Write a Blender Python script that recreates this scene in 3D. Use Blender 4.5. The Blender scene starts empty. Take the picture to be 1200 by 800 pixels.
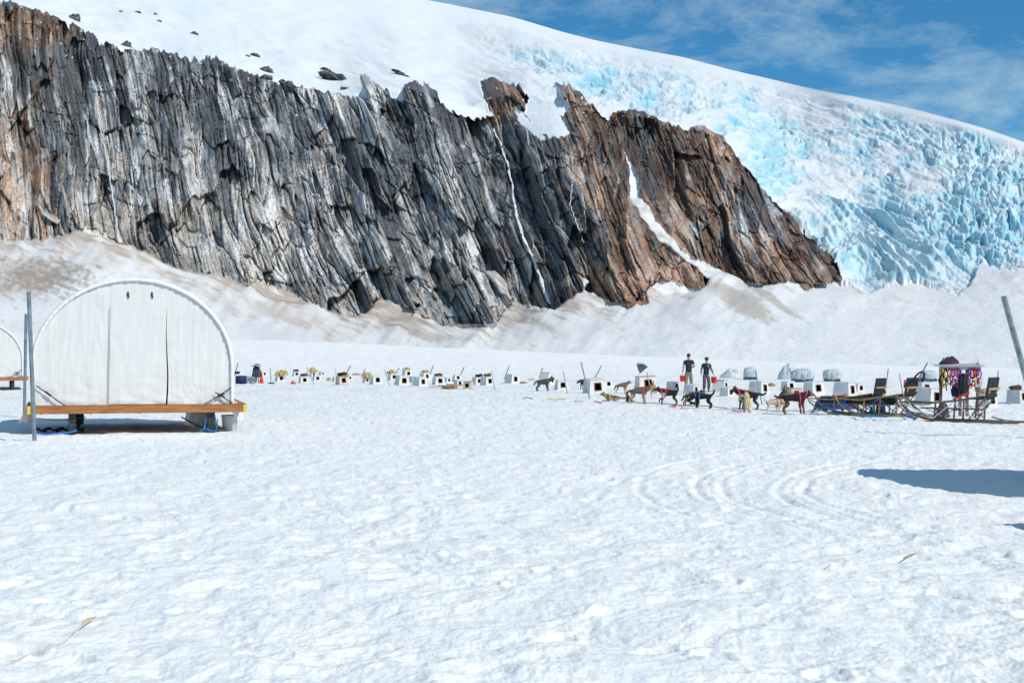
import bpy, bmesh, math, random
import numpy as np
from mathutils import Vector, Matrix, Euler
random.seed(7)
sc = bpy.context.scene
COL = sc.collection
F = 1600.0; HY = 416.0; CH = 1.7          # focal length in photo pixels, horizon row, eye height

# ---------------------------------------------------------------- camera
cam_d = bpy.data.cameras.new("camera"); cam = bpy.data.objects.new("camera", cam_d); COL.objects.link(cam)
cam.location = (0, 0, CH); cam.rotation_euler = (math.radians(90), 0, 0)
cam_d.sensor_width = 36; cam_d.lens = 36 * F / 1200; cam_d.shift_y = 16 / 1200
cam_d.clip_start = 0.1; cam_d.clip_end = 20000
sc.camera = cam

# ---------------------------------------------------------------- sky and sun
SUN_EL = math.radians(44); SUN_AZ = math.radians(128)      # azimuth clockwise from +Y (view direction)
w = bpy.data.worlds.new("World"); sc.world = w; w.use_nodes = True
nt = w.node_tree; nt.nodes.clear()
out = nt.nodes.new('ShaderNodeOutputWorld'); bg = nt.nodes.new('ShaderNodeBackground')
sky = nt.nodes.new('ShaderNodeTexSky'); sky.sky_type = 'NISHITA'; sky.sun_disc = False
sky.sun_elevation = SUN_EL; sky.sun_rotation = SUN_AZ
sky.altitude = 1500; sky.air_density = 0.9; sky.dust_density = 0.15; sky.ozone_density = 2.5
tc = nt.nodes.new('ShaderNodeTexCoord')
tint = nt.nodes.new('ShaderNodeMix'); tint.data_type = 'RGBA'; tint.blend_type = 'MULTIPLY'; tint.inputs[0].default_value = 1
tint.inputs[7].default_value = (0.29, 0.77, 0.94, 1)
nt.links.new(sky.outputs[0], tint.inputs[6])
mp = nt.nodes.new('ShaderNodeMapping'); mp.inputs['Rotation'].default_value = (0.0, 0.35, 0.0); mp.inputs['Scale'].default_value = (5.0, 2.0, 13.0)
nt.links.new(tc.outputs['Generated'], mp.inputs[0])
n1 = nt.nodes.new('ShaderNodeTexNoise'); n1.inputs['Scale'].default_value = 1.6; n1.inputs['Detail'].default_value = 9; n1.inputs['Roughness'].default_value = 0.68; n1.inputs['Distortion'].default_value = 0.25
nt.links.new(mp.outputs[0], n1.inputs[0])
r1 = nt.nodes.new('ShaderNodeValToRGB'); r1.color_ramp.elements[0].position = 0.44; r1.color_ramp.elements[1].position = 0.80
nt.links.new(n1.outputs[0], r1.inputs[0])
cm = nt.nodes.new('ShaderNodeMix'); cm.data_type = 'RGBA'; cm.inputs[7].default_value = (4.0, 5.4, 6.2, 1)
nt.links.new(r1.outputs[0], cm.inputs[0]); nt.links.new(tint.outputs[2], cm.inputs[6])
nt.links.new(cm.outputs[2], bg.inputs[0]); bg.inputs[1].default_value = 0.12
nt.links.new(bg.outputs[0], out.inputs[0])
sd = bpy.data.lights.new("sun", 'SUN'); sd.energy = 3.45; sd.angle = math.radians(0.53); sd.color = (1.0, 0.945, 0.86)
sun = bpy.data.objects.new("sun", sd); COL.objects.link(sun)
SV = Vector((math.sin(SUN_AZ) * math.cos(SUN_EL), math.cos(SUN_AZ) * math.cos(SUN_EL), math.sin(SUN_EL)))
sun.rotation_euler = SV.to_track_quat('Z', 'Y').to_euler(); sun.location = (20, -20, 30)
sc.view_settings.view_transform = 'Standard'; sc.view_settings.look = 'None'
sc.view_settings.exposure = 0.0; sc.view_settings.gamma = 1; sc.view_settings.use_curve_mapping = False
sc.render.engine = 'CYCLES'

# ---------------------------------------------------------------- numeric noise
def _h(ix, iy, seed):
    h = (ix.astype(np.int64) * 374761393 + iy.astype(np.int64) * 668265263 + seed * 1442695041) & 0xffffffff
    h = ((h ^ (h >> 13)) * 1274126177) & 0xffffffff
    h = h ^ (h >> 16)
    return (h & 0xffffff) / float(0xffffff)
def perlin(x, y, seed=0):
    ix = np.floor(x); iy = np.floor(y); fx = x - ix; fy = y - iy
    ux = fx * fx * fx * (fx * (fx * 6 - 15) + 10); uy = fy * fy * fy * (fy * (fy * 6 - 15) + 10)
    def g(a, b):
        t = _h(ix + a, iy + b, seed) * 2 * math.pi
        return np.cos(t) * (fx - a) + np.sin(t) * (fy - b)
    a = g(0, 0); b = g(1, 0); c = g(0, 1); d = g(1, 1)
    return ((a + (b - a) * ux) * (1 - uy) + (c + (d - c) * ux) * uy) * 1.45
def fbm(x, y, o=4, seed=0, gain=0.5):
    s = 0; a = 1; t = 0
    for i in range(o):
        s = s + a * perlin(x * 2 ** i, y * 2 ** i, seed + i * 17); t += a; a *= gain
    return s / t
def ridged(x, y, o=4, seed=0):
    s = 0; a = 1; t = 0
    for i in range(o):
        s = s + a * (1 - 2 * np.abs(perlin(x * 2 ** i, y * 2 ** i, seed + i * 17))); t += a; a *= 0.5
    return s / t
def voronoi(x, y, seed=0, jit=0.9):
    ix = np.floor(x); iy = np.floor(y)
    f1 = np.full(x.shape, 9.0); f2 = np.full(x.shape, 9.0); cid = np.zeros(x.shape); dx1 = np.zeros(x.shape); dy1 = np.zeros(x.shape)
    for a in (-1, 0, 1):
        for b in (-1, 0, 1):
            cx = ix + a; cy = iy + b
            px_ = cx + 0.5 + jit * (_h(cx, cy, seed) - 0.5); py_ = cy + 0.5 + jit * (_h(cx, cy, seed + 5) - 0.5)
            dx = x - px_; dy = y - py_; d = np.sqrt(dx * dx + dy * dy)
            m = d < f1
            f2 = np.where(m, f1, np.minimum(f2, d)); f1 = np.where(m, d, f1)
            cid = np.where(m, _h(cx, cy, seed + 11), cid); dx1 = np.where(m, dx, dx1); dy1 = np.where(m, dy, dy1)
    return f1, f2, cid, dx1, dy1
def sstep(a, b, x):
    t = np.clip((x - a) / (b - a), 0, 1); return t * t * (3 - 2 * t)
def curve(pts, x):
    p = np.array(pts, float); return np.interp(x, p[:, 0], p[:, 1])

# ---------------------------------------------------------------- materials
def nodes(m):
    m.use_nodes = True; return m.node_tree, m.node_tree.nodes['Principled BSDF']
MATS = {}
def mat(name, col, rough=0.7, var=0.15, scale=8, metal=0.0, bump=0.0, bscale=40, spec=0.3, stretch=None):
    """procedural paint/fabric/wood: a base colour broken up by noise, with optional bump"""
    if name in MATS: return MATS[name]
    m = bpy.data.materials.new(name); t, p = nodes(m)
    c = t.nodes.new('ShaderNodeTexCoord'); n = t.nodes.new('ShaderNodeTexNoise'); n.inputs['Scale'].default_value = scale; n.inputs['Detail'].default_value = 5
    src = c.outputs['Object']
    if stretch:
        q = t.nodes.new('ShaderNodeMapping'); q.inputs['Scale'].default_value = stretch; t.links.new(src, q.inputs[0]); src = q.outputs[0]
    t.links.new(src, n.inputs[0])
    r = t.nodes.new('ShaderNodeValToRGB'); r.color_ramp.elements[0].position = 0.3; r.color_ramp.elements[1].position = 0.7
    lo = [max(0, x * (1 - var)) for x in col]; hi = [min(1, x * (1 + var)) for x in col]
    r.color_ramp.elements[0].color = (*lo, 1); r.color_ramp.elements[1].color = (*hi, 1)
    t.links.new(n.outputs[0], r.inputs[0]); t.links.new(r.outputs[0], p.inputs['Base Color'])
    p.inputs['Roughness'].default_value = rough; p.inputs['Metallic'].default_value = metal; p.inputs['Specular IOR Level'].default_value = spec
    if bump:
        nb = t.nodes.new('ShaderNodeTexNoise'); nb.inputs['Scale'].default_value = bscale; nb.inputs['Detail'].default_value = 4; t.links.new(src, nb.inputs[0])
        b = t.nodes.new('ShaderNodeBump'); b.inputs['Strength'].default_value = bump; b.inputs['Distance'].default_value = 0.02
        t.links.new(nb.outputs[0], b.inputs['Height']); t.links.new(b.outputs[0], p.inputs['Normal'])
    MATS[name] = m; return m
def attr_mat(name, rough=0.9, spec=0.15, bumps=(), mult=None, sheen=0):
    """base colour from the 'col' attribute (intrinsic material colour), broken up by noise; bumps = [(scale, strength, distance, mapping scale)]"""
    m = bpy.data.materials.new(name); t, p = nodes(m)
    a = t.nodes.new('ShaderNodeAttribute'); a.attribute_name = 'col'
    c = t.nodes.new('ShaderNodeTexCoord')
    csrc = a.outputs['Color']
    if mult:
        q = t.nodes.new('ShaderNodeMapping'); q.inputs['Scale'].default_value = mult[2]; q.inputs['Rotation'].default_value = mult[3]
        t.links.new(c.outputs['Object'], q.inputs[0])
        n = t.nodes.new('ShaderNodeTexNoise'); n.inputs['Scale'].default_value = mult[0]; n.inputs['Detail'].default_value = 6; n.inputs['Roughness'].default_value = 0.65
        t.links.new(q.outputs[0], n.inputs[0])
        r = t.nodes.new('ShaderNodeValToRGB'); r.color_ramp.elements[0].position = 0.36; r.color_ramp.elements[1].position = 0.64
        v = mult[1]; r.color_ramp.elements[0].color = (1 - v, 1 - v, 1 - v, 1); r.color_ramp.elements[1].color = (1 + v,) * 3 + (1,)
        t.links.new(n.outputs[0], r.inputs[0])
        x = t.nodes.new('ShaderNodeMix'); x.data_type = 'RGBA'; x.blend_type = 'MULTIPLY'; x.inputs[0].default_value = 1; x.clamp_result = False
        t.links.new(csrc, x.inputs[6]); t.links.new(r.outputs[0], x.inputs[7]); csrc = x.outputs[2]
    t.links.new(csrc, p.inputs['Base Color'])
    p.inputs['Roughness'].default_value = rough; p.inputs['Specular IOR Level'].default_value = spec
    prev = None
    for (s, st, di, ms) in bumps:
        q = t.nodes.new('ShaderNodeMapping'); q.inputs['Scale'].default_value = ms; t.links.new(c.outputs['Object'], q.inputs[0])
        n = t.nodes.new('ShaderNodeTexNoise'); n.inputs['Scale'].default_value = s; n.inputs['Detail'].default_value = 5; n.inputs['Roughness'].default_value = 0.6
        t.links.new(q.outputs[0], n.inputs[0])
        b = t.nodes.new('ShaderNodeBump'); b.inputs['Strength'].default_value = st; b.inputs['Distance'].default_value = di
        t.links.new(n.outputs[0], b.inputs['Height'])
        if prev: t.links.new(prev.outputs[0], b.inputs['Normal'])
        prev = b
    if prev: t.links.new(prev.outputs[0], p.inputs['Normal'])
    return m

# ---------------------------------------------------------------- object helpers
def gridmesh(name, V, quads, col=None, material=None, smooth=True):
    used = np.unique(quads); remap = np.full(len(V), -1, np.int64); remap[used] = np.arange(len(used))
    V = V[used]; Q = remap[quads]
    me = bpy.data.meshes.new(name); me.vertices.add(len(V)); me.vertices.foreach_set('co', V.astype(np.float32).ravel())
    me.loops.add(Q.size); me.loops.foreach_set('vertex_index', Q.astype(np.int32).ravel())
    me.polygons.add(len(Q)); me.polygons.foreach_set('loop_start', (np.arange(len(Q)) * 4).astype(np.int32))
    me.polygons.foreach_set('loop_total', np.full(len(Q), 4, np.int32))
    me.polygons.foreach_set('use_smooth', np.full(len(Q), smooth, bool))
    me.update(calc_edges=True)
    if col is not None:
        a = me.color_attributes.new('col', 'FLOAT_COLOR', 'POINT')
        a.data.foreach_set('color', np.concatenate([col[used], np.ones((len(used), 1))], 1).astype(np.float32).ravel())
    o = bpy.data.objects.new(name, me); COL.objects.link(o)
    if material: me.materials.append(material)
    return o
def tag(o, label=None, cat=None, group=None, kind=None):
    if label: o['label'] = label
    if cat: o['category'] = cat
    if group: o['group'] = group
    if kind: o['kind'] = kind
    return o
def thing(name, label, cat, loc=(0, 0, 0), rz=0, group=None, s=1.0):
    o = bpy.data.objects.new(name, None); COL.objects.link(o); o.empty_display_size = 0.2
    o.location = loc; o.rotation_euler = (0, 0, rz); o.scale = (s, s, s)
    return tag(o, label, cat, group)
def obj(name, bm, m, parent=None, smooth=False):
    if smooth:
        for f in bm.faces: f.smooth = True
    me = bpy.data.meshes.new(name); bm.to_mesh(me); bm.free(); me.materials.append(m)
    o = bpy.data.objects.new(name, me); COL.objects.link(o)
    if parent: o.parent = parent
    return o
def copy_tree(o, parent=None):
    c = o.copy(); COL.objects.link(c)
    c.parent = parent
    for ch in list(o.children): copy_tree(ch, c)
    return c
BM = bmesh.new
def box(bm, c, s, rot=None, taper=None):
    """box centred at c with size s, optional Euler rot; taper = (top x factor, top y factor)"""
    vs = []
    M = Euler(rot).to_matrix() if rot else Matrix.Identity(3)
    for z in (-.5, .5):
        for x, y in ((-.5, -.5), (.5, -.5), (.5, .5), (-.5, .5)):
            tx, ty = (taper if (taper and z > 0) else (1, 1))
            vs.append(bm.verts.new(Vector(c) + M @ Vector((x * s[0] * tx, y * s[1] * ty, z * s[2]))))
    for f in ((3, 2, 1, 0), (4, 5, 6, 7), (0, 1, 5, 4), (1, 2, 6, 5), (2, 3, 7, 6), (3, 0, 4, 7)):
        bm.faces.new([vs[i] for i in f])
    return bm
def tube(bm, pts, r, n=8, cap=True):
    pts = [Vector(p) for p in pts]; rs = r if isinstance(r, (list, tuple)) else [r] * len(pts)
    rings = []
    for i, p in enumerate(pts):
        d = (pts[min(i + 1, len(pts) - 1)] - pts[max(i - 1, 0)]).normalized()
        up = Vector((0, 0, 1)) if abs(d.z) < .9 else Vector((1, 0, 0))
        a = d.cross(up).normalized(); b = d.cross(a)
        rings.append([bm.verts.new(p + (a * math.cos(2 * math.pi * k / n) + b * math.sin(2 * math.pi * k / n)) * rs[i]) for k in range(n)])
    for i in range(len(rings) - 1):
        for k in range(n):
            bm.faces.new((rings[i][k], rings[i][(k + 1) % n], rings[i + 1][(k + 1) % n], rings[i + 1][k]))
    if cap:
        bm.faces.new(rings[0][::-1]); bm.faces.new(rings[-1])
    return bm
def lathe(bm, prof, n=20, c=(0, 0, 0)):
    rings = []
    for r, z in prof:
        rings.append([bm.verts.new((c[0] + r * math.cos(2 * math.pi * k / n), c[1] + r * math.sin(2 * math.pi * k / n), c[2] + z)) for k in range(n)])
    for i in range(len(rings) - 1):
        for k in range(n):
            bm.faces.new((rings[i][k], rings[i][(k + 1) % n], rings[i + 1][(k + 1) % n], rings[i + 1][k]))
    return bm
def bevel(bm, w, seg=1):
    bmesh.ops.bevel(bm, geom=bm.edges[:], offset=w, segments=seg, affect='EDGES', clamp_overlap=True); return bm

# ---------------------------------------------------------------- ground height
EDGE = [(-700, 372), (0, 392), (200, 396), (300, 399), (400, 402), (500, 407), (620, 412), (760, 418), (900, 424), (1050, 428), (1200, 432), (1900, 440)]
R0 = 350.0
def zlarge(px, R):
    cosp = F / np.sqrt(F * F + (px - 600) ** 2)
    ze = CH + (HY - curve(EDGE, px)) * (R0 * cosp) / F
    return ze * sstep(120, R0, R)
def gpoint(px, py):
    """point of the snow plain seen at a photo pixel"""
    d = CH * F / max(py - HY, 2)
    for _ in range(30):
        cosp = F / math.sqrt(F * F + (px - 600) ** 2)
        z = float(zlarge(np.array(px), np.array(d / cosp)))
        d = 0.5 * d + 0.5 * (CH - z) * F / max(py - HY, 1)
    return Vector(((px - 600) / F * d, d, z))
def at(px, py, d):
    return Vector(((px - 600) / F * d, d, CH + (HY - py) * d / F))

# ================================================================ SNOW PLAIN
def build_plain():
    front = np.arange(-60, 1261, 1.15)
    phi = np.arctan((front - 600) / F)
    side_r = np.linspace(phi[-1], 2 * math.pi + phi[0], 90)[1:]
    ang = np.concatenate([phi, side_r])
    k = np.concatenate([[2700, 1500, 1000, 800, 650, 560, 500, 460, 435], np.arange(420, 16, -0.9)])
    R = CH * F / k
    R = np.concatenate([R, np.geomspace(R[-1] * 1.02, R0, 45), [R0 + 8, R0 + 30, 700, 1500, 4000]])
    NR = len(R); NC = len(ang)
    RR, AA = np.meshgrid(R, ang, indexing='ij')
    X = RR * np.sin(AA); Y = RR * np.cos(AA)
    pxa = np.where(Y > 1, 600 + F * X / np.maximum(Y, 1e-3), np.where(X > 0, 1900, -700)); pxa = np.clip(pxa, -700, 1900)
    Z = zlarge(pxa, np.minimum(RR, R0))
    drop = np.array([0.0] * (NR - 5) + [2.5, 9, 14, 16, 18])
    Z = Z - drop[:, None]
    near = RR < R0 + 5
    fade = 1 / (1 + (RR / 60) ** 2)
    
    big = 0.055 * fbm(X / 5.5, Y / 4.0, 3, 1)
    Xw = X + 0.35 * fbm(X / 1.3, Y / 1.3, 2, 31); Yw = Y + 0.35 * fbm(X / 1.3, Y / 1.3, 2, 41)
    lump = 0.060 * fbm(Xw / 0.62, Yw / 0.62, 5, 3, 0.60)
    rid = -0.034 * np.maximum(0, ridged(Xw / 0.9, Yw / 0.9, 3, 9) - 0.30)
    f1, f2, cid, _, _ = voronoi(Xw / 0.48, Yw / 0.48, 21)
    cut = sstep(0.0, 0.22, f2 - f1)
    rgh = 1 + .9 * fbm(X / .11, Y / .11, 2, 27)
    foot = -0.085 * np.clip(cid - .45, 0, 1) * sstep(0.30, 0.06, f1) * rgh
    foot = (foot + 0.022 * np.clip(cid - .45, 0, 1) * np.exp(-((f1 - 0.33) / 0.07) ** 2) * rgh) * cut
    blob = 0.0 * (cid < 0.07) * sstep(0.42, 0.0, f1) * cut
    det = (lump + rid + foot + blob) * (0.35 + 0.65 * fade)
    far = 0.22 * fbm(X / 9, Y / 22, 3, 77) * sstep(60, 160, RR) + 0.10 * fbm(X / 2.5, Y / 7, 3, 79) * sstep(40, 120, RR)
    Z = Z + (big + det + far) * near
    # sledge tracks: nested curves opening to the right
    reg = np.where((RR > 9) & (RR < 34) & (X > -0.5) & (Y > 0))
    qx = X[reg]; qy = Y[reg]; tr = np.zeros(qx.shape)
    CURV = [([(1000, 515), (900, 522), (800, 540), (752, 556), (748, 574), (780, 594), (860, 612)], .05, .8, .0), ([(1060, 518), (960, 526), (870, 545), (826, 562), (836, 580), (880, 597), (950, 613), (1040, 628), (1150, 646)], .05, .9, .17),
            ([(1060, 530), (990, 543), (935, 560), (922, 574), (950, 592), (1020, 608), (1100, 620), (1230, 636)], .05, 1, .17), ([(850, 590), (900, 604), (960, 620), (1060, 638), (1220, 668)], .05, .8, .0), ([(690, 585), (715, 566), (770, 548), (850, 531), (960, 516)], .06, .6, .0)]
    for j, (cpts, wd, am, pair) in enumerate(CURV):
        pts = []
        for (a, b) in cpts:
            p = gpoint(a, b); pts.append((p.x, p.y))
        P_ = np.array(pts); tt = np.linspace(0, len(P_) - 1, 80)
        ii = np.arange(len(P_)); cx = np.interp(tt, ii, P_[:, 0]); cy = np.interp(tt, ii, P_[:, 1])
        ker = np.ones(7) / 7; cx[3:-3] = np.convolve(cx, ker, 'valid'); cy[3:-3] = np.convolve(cy, ker, 'valid')
        dm = np.full(qx.shape, 9.0)
        for a in range(79):
            ax, ay, bx, by = cx[a], cy[a], cx[a + 1], cy[a + 1]
            L = (bx - ax) ** 2 + (by - ay) ** 2 + 1e-9
            t = np.clip(((qx - ax) * (bx - ax) + (qy - ay) * (by - ay)) / L, 0, 1)
            dm = np.minimum(dm, np.hypot(qx - ax - t * (bx - ax), qy - ay - t * (by - ay)))
        brk = 0.65 + 0.5 * sstep(-0.25, 0.25, fbm(qx / 1.5, qy / 1.5, 2, 50 + j))
        dm = np.abs(dm - pair)
        tr += am * brk * 0.42 * (-0.045 * np.exp(-(dm / wd) ** 2) + 0.022 * np.exp(-((dm - 2.1 * wd) / (wd * .9)) ** 2))
    Z[reg] += tr
    # colour: white snow, faint grey-blue melt and beige dust
    n = fbm(X / 3.0, Y / 3.0, 4, 90); n2 = fbm(X / 0.5, Y / 0.9, 3, 95)
    t1 = np.clip(0.5 + 0.9 * n, 0, 1)[..., None]
    c = np.array([0.87, 0.895, 0.885]) * (1 - t1) + np.array([0.905, 0.92, 0.905]) * t1
    icy = sstep(0.0, 0.5, n2)[..., None] * 0.5
    c = c * (1 - icy) + np.array([0.82, 0.88, 0.90]) * icy
    # darker, bluer tone inside footprints
    foot_tone = ((cid > 0.70) * sstep(0.3, 0.08, f1))[..., None] * 0.25 * (RR < 60)[..., None]
    c = c * (1 - foot_tone) + np.array([0.70, 0.80, 0.88]) * foot_tone
    ken = np.exp(-((Y - 72) / 24) ** 2) * sstep(-.05, 0.45, fbm(X / 1.6, Y / 3.2, 3, 99)) * 0.50
    ken = ken[..., None]; c = c * (1 - ken) + np.array([0.66, 0.62, 0.52]) * ken
    dst = (sstep(0.42, 0.62, fbm(X / 0.9, Y / 0.9, 4, 120)) * 0.22)[..., None]
    c = c * (1 - dst) + np.array([0.74, 0.70, 0.62]) * dst
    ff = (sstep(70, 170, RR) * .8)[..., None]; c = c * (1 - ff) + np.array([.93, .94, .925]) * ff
    V = np.stack([X, Y, Z], -1).reshape(-1, 3)
    i, j = np.meshgrid(np.arange(NR - 1), np.arange(NC), indexing='ij')
    j2 = (j + 1) % NC
    quads = np.stack([i * NC + j, i * NC + j2, (i + 1) * NC + j2, (i + 1) * NC + j], -1).reshape(-1, 4)[:, ::-1]
    m = attr_mat('snow_plain_material', rough=0.75, spec=0.25, bumps=[(9, 0.5, 0.05, (1, 1, 1)), (38, 0.35, 0.012, (1, 1, 1)), (1.2, 0.35, 0.25, (1, .5, 1))])
    # close the small hole below the camera
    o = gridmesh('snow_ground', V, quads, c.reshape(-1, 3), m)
    tag(o, kind='structure')
    ctr = V.reshape(NR, NC, 3)[0]
    bm = BM(); vs = [bm.verts.new(p) for p in ctr[::12]]; cc = bm.verts.new((0, 0, 0))
    for a in range(len(vs)): bm.faces.new((cc, vs[(a + 1) % len(vs)], vs[a]))
    o2 = obj('snow_patch_ground', bm, mat('snow_plain_near', (.87, .9, .92), .8, .03, 3)); tag(o2, kind='structure')
build_plain()

# ================================================================ MOUNTAIN
SKY = [(-900, -60), (-400, -135), (0, -112), (200, -78), (350, -44), (495, -1), (600, 20), (660, 38), (700, 48), (760, 60), (800, 67), (860, 83), (900, 92), (950, 104), (1000, 113), (1060, 125), (1110, 138), (1150, 149), (1185, 161), (1250, 185), (1400, 245), (1700, 330), (2100, 400)]
TOPS = [(-900, 40), (-200, 10), (0, 5), (60, 18), (120, 50), (250, 75), (400, 108), (470, 100), (540, 125), (600, 110), (660, 105), (720, 130), (800, 145), (860, 170), (900, 225), (950, 275), (1000, 322), (1100, 312), (1200, 300), (1400, 320), (2100, 400)]
BASES = [(-900, 330), (-200, 300), (0, 283), (100, 275), (200, 312), (300, 335), (400, 368), (500, 378), (580, 380), (640, 362), (740, 355), (820, 335), (900, 334), (985, 336), (1100, 336), (1200, 320), (1400, 335), (2100, 408)]
polyA = [(-900, 45), (-200, 12), (0, 4), (11, 1), (34, 8), (56, 13), (71, 22), (81, 34), (84, 25), (94, 33), (109, 41), (116, 56), (127, 51), (142, 62), (157, 58), (184, 57), (210, 64), (229, 72), (255, 71), (270, 81), (300, 88), (326, 99), (356, 101), (400, 109), (432, 118), (420, 86), (427, 87), (453, 108), (471, 122), (474, 98), (485, 93), (508, 104), (522, 128), (550, 140), (578, 139), (568, 119), (562, 96), (577, 90), (605, 105), (620, 116), (613, 132), (626, 148), (642, 163), (670, 159), (655, 136), (669, 131), (650, 96), (668, 97), (700, 128), (712, 140), (726, 166), (737, 193), (738, 232), (750, 258), (770, 280), (795, 298), (815, 313), (832, 326), (822, 341), (799, 335), (776, 324), (755, 343), (760, 357), (734, 361), (706, 350), (684, 340), (665, 351), (651, 364), (610, 355), (600, 352), (587, 369), (577, 388), (545, 386), (517, 383), (476, 360), (441, 349), (430, 366), (411, 373), (383, 369), (342, 342), (300, 330), (290, 341), (260, 326), (233, 322), (200, 312), (160, 293), (115, 273), (102, 269), (50, 281), (0, 286), (-200, 302), (-900, 340)]
polyB = [(713, 142), (718, 130), (745, 127), (760, 133), (775, 143), (795, 152), (806, 154), (809, 149), (826, 147), (848, 160), (870, 190), (890, 215), (905, 235), (930, 262), (955, 285), (975, 300), (985, 318), (988, 331), (965, 333), (943, 340), (935, 331), (905, 334), (890, 334), (870, 327), (845, 319), (835, 312), (812, 301), (790, 284), (770, 261), (757, 240), (748, 228), (745, 208), (739, 193), (726, 168)]
patches = [[(563, 316), (580, 320), (595, 333), (600, 352), (585, 342), (572, 328)], [(738, 205), (747, 206), (749, 224), (741, 228)], [(44, 240), (52, 247), (70, 257), (68, 262), (50, 252)],
           [(684, 340), (676, 322), (690, 330)], [(604, 125), (640, 163), (634, 164), (606, 142)]]
def inpoly(poly, x, y):
    r = np.zeros(x.shape, bool); n = len(poly)
    for i in range(n):
        x0, y0 = poly[i]; x1, y1 = poly[(i + 1) % n]
        if y0 == y1: continue
        c = ((y0 > y) != (y1 > y)) & (x < (x1 - x0) * (y - y0) / (y1 - y0) + x0)
        r ^= c
    return r
def gauss(x, y, cx, cy, sx, sy, rot=0):
    c, s = math.cos(rot), math.sin(rot)
    a = ((x - cx) * c + (y - cy) * s) / sx; b = (-(x - cx) * s + (y - cy) * c) / sy
    return np.exp(-(a * a + b * b))
def smooth1(a, k):
    ker = np.hanning(k + 2)[1:-1]; ker /= ker.sum(); p = np.pad(a, k // 2, 'edge'); return np.convolve(p, ker, 'valid')[:len(a)]
def blur(a_, n):
    for _ in range(n):
        a_ = (a_ + np.roll(a_, 1, 0) + np.roll(a_, -1, 0) + np.roll(a_, 1, 1) + np.roll(a_, -1, 1)) / 5
    return a_
def build_mountain():
    px = np.concatenate([np.linspace(-900, -60, 60)[:-1], np.arange(-60, 1261, 0.9), np.linspace(1262, 2100, 60)])
    NC = len(px); NR = 520
    edge = curve(EDGE, px) + 5; sky_ = curve(SKY, px)
    xs = np.arange(-900, 2101, 1.0)
    topS = np.interp(px, xs, smooth1(curve(TOPS, xs), 61)); basS = np.interp(px, xs, smooth1(curve(BASES, xs), 61)); 
    sky_ = np.interp(px, xs, smooth1(curve(SKY, xs), 41))
    # rows: dense where visible
    t = np.linspace(0, 1, NR)
    PX = np.repeat(px[None, :], NR, 0)
    PY = edge[None, :] + (sky_ - edge)[None, :] * t[:, None]
    cosp = F / np.sqrt(F * F + (px - 600) ** 2)
    De = (R0 * cosp + 14)[None, :]
    B = basS[None, :]; T = np.minimum(topS, basS - 14)[None, :]; S = sky_[None, :]
    Db = De + 190; steep = sstep(1000, 900, px)[None, :]
    Dt = Db + 40 + 75 * steep
    Dsky = Dt * (1.55 + 1.9 * sstep(1300, 500, px)[None, :])
    s1 = np.clip((edge[None, :] - PY) / (edge[None, :] - B), 0, 1)
    s2 = np.clip((B - PY) / (B - T), 0, 1)
    s3 = np.clip((T - PY) / (T - S), 0, 1)
    D = De + (Db - De) * s1 + (Dt - Db) * s2 + Dt * ((Dsky / Dt) ** (s3 ** 1.15) - 1)
    # buttress of the left cliff stands forward of the right one
    D = D - 22 * gauss(PX, PY, 700, 270, 110, 130) + 14 * gauss(PX, PY, 770, 190, 40, 60) - 10 * gauss(PX, PY, 480, 260, 60, 200) + 10 * gauss(PX, PY, 600, 240, 45, 160)
    # ---------------- regions
    sl = curve([(-900, .02), (0, .03), (120, .06), (250, .13), (380, .24), (500, .32), (620, .30), (720, .28), (830, .36), (1000, .55)], PX)
    jx = 3.0 * fbm(PX / 9, PY / 9, 3, 200); jy = 3.4 * fbm(PX / 7, PY / 12, 3, 210)
    aP = PX - sl * (PY - 220) - .0007 * (np.maximum(PY, 60) - 200) ** 2 * np.sign(PY - 200)
    jy = jy + 5.0 * fbm(aP / 5.0, PY / 60, 2, 215) * sstep(150, 60, PY - T)
    A = inpoly(polyA, PX + jx, PY + jy); Bm = inpoly(polyB, PX + jx, PY + jy * .8)
    rock = A | Bm
    for p in patches: rock &= ~inpoly(p, PX + jx * .7, PY + jy * .7)
    # snow caught on ledges near the top
    ice_lim = sstep(0, 18, PX - curve([(0, 560), (50, 600), (100, 690), (135, 720), (150, 830), (200, 880), (250, 915), (300, 975), (340, 990), (460, 990)], PY))
    icebase = curve([(980, 332), (987, 333), (1017, 342), (1040, 331), (1077, 328), (1100, 338), (1124, 345), (1136, 334), (1142, 318), (1150, 306), (1172, 314), (1200, 313), (1400, 330), (2100, 400)], np.maximum(PX + jx, 980))
    ice = (~rock) & (((PX >= 985) & (PY + jy < icebase)) | ((PX < 985) & (PY < T + 14)))
    # ---------------- rock relief (metres, towards the viewer)
    wx = 8 * fbm(PX / 110, PY / 120, 2, 300); a = aP + wx; b = PY + sl * PX + 16 * fbm(PX / 25, PY / 40, 2, 310)
    a2 = a + 1.5 * fbm(PX / 10, PY / 26, 3, 320, .6)
    reg = sstep(-.25, .35, fbm(PX / 70, PY / 90, 3, 328))          # where slabs are broad, where they are splintered
    reg = np.clip(reg + .6 * gauss(PX, PY, 290, 240, 60, 80) - .6 * gauss(PX, PY, 800, 220, 130, 120), 0, 1)
    f1, f2, cid, dx, dy = voronoi(a2 / 14, b / 72, 330)
    g1, g2, gid, gx, gy = voronoi(a2 / 6.2, b / 26, 340)
    e1, e2, eid, ex, ey = voronoi(a2 / 38, b / 120, 345)
    h = 17.0 * (ridged(a / 85, b / 240, 2, 350) - .3) + 12.0 * (eid - .5) + 5.0 * ex + 5.0 * ey
    h += 1.3 * (ridged(a2 / 17, b / 300, 2, 352) - .2) * (1 - .5 * reg)
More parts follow.
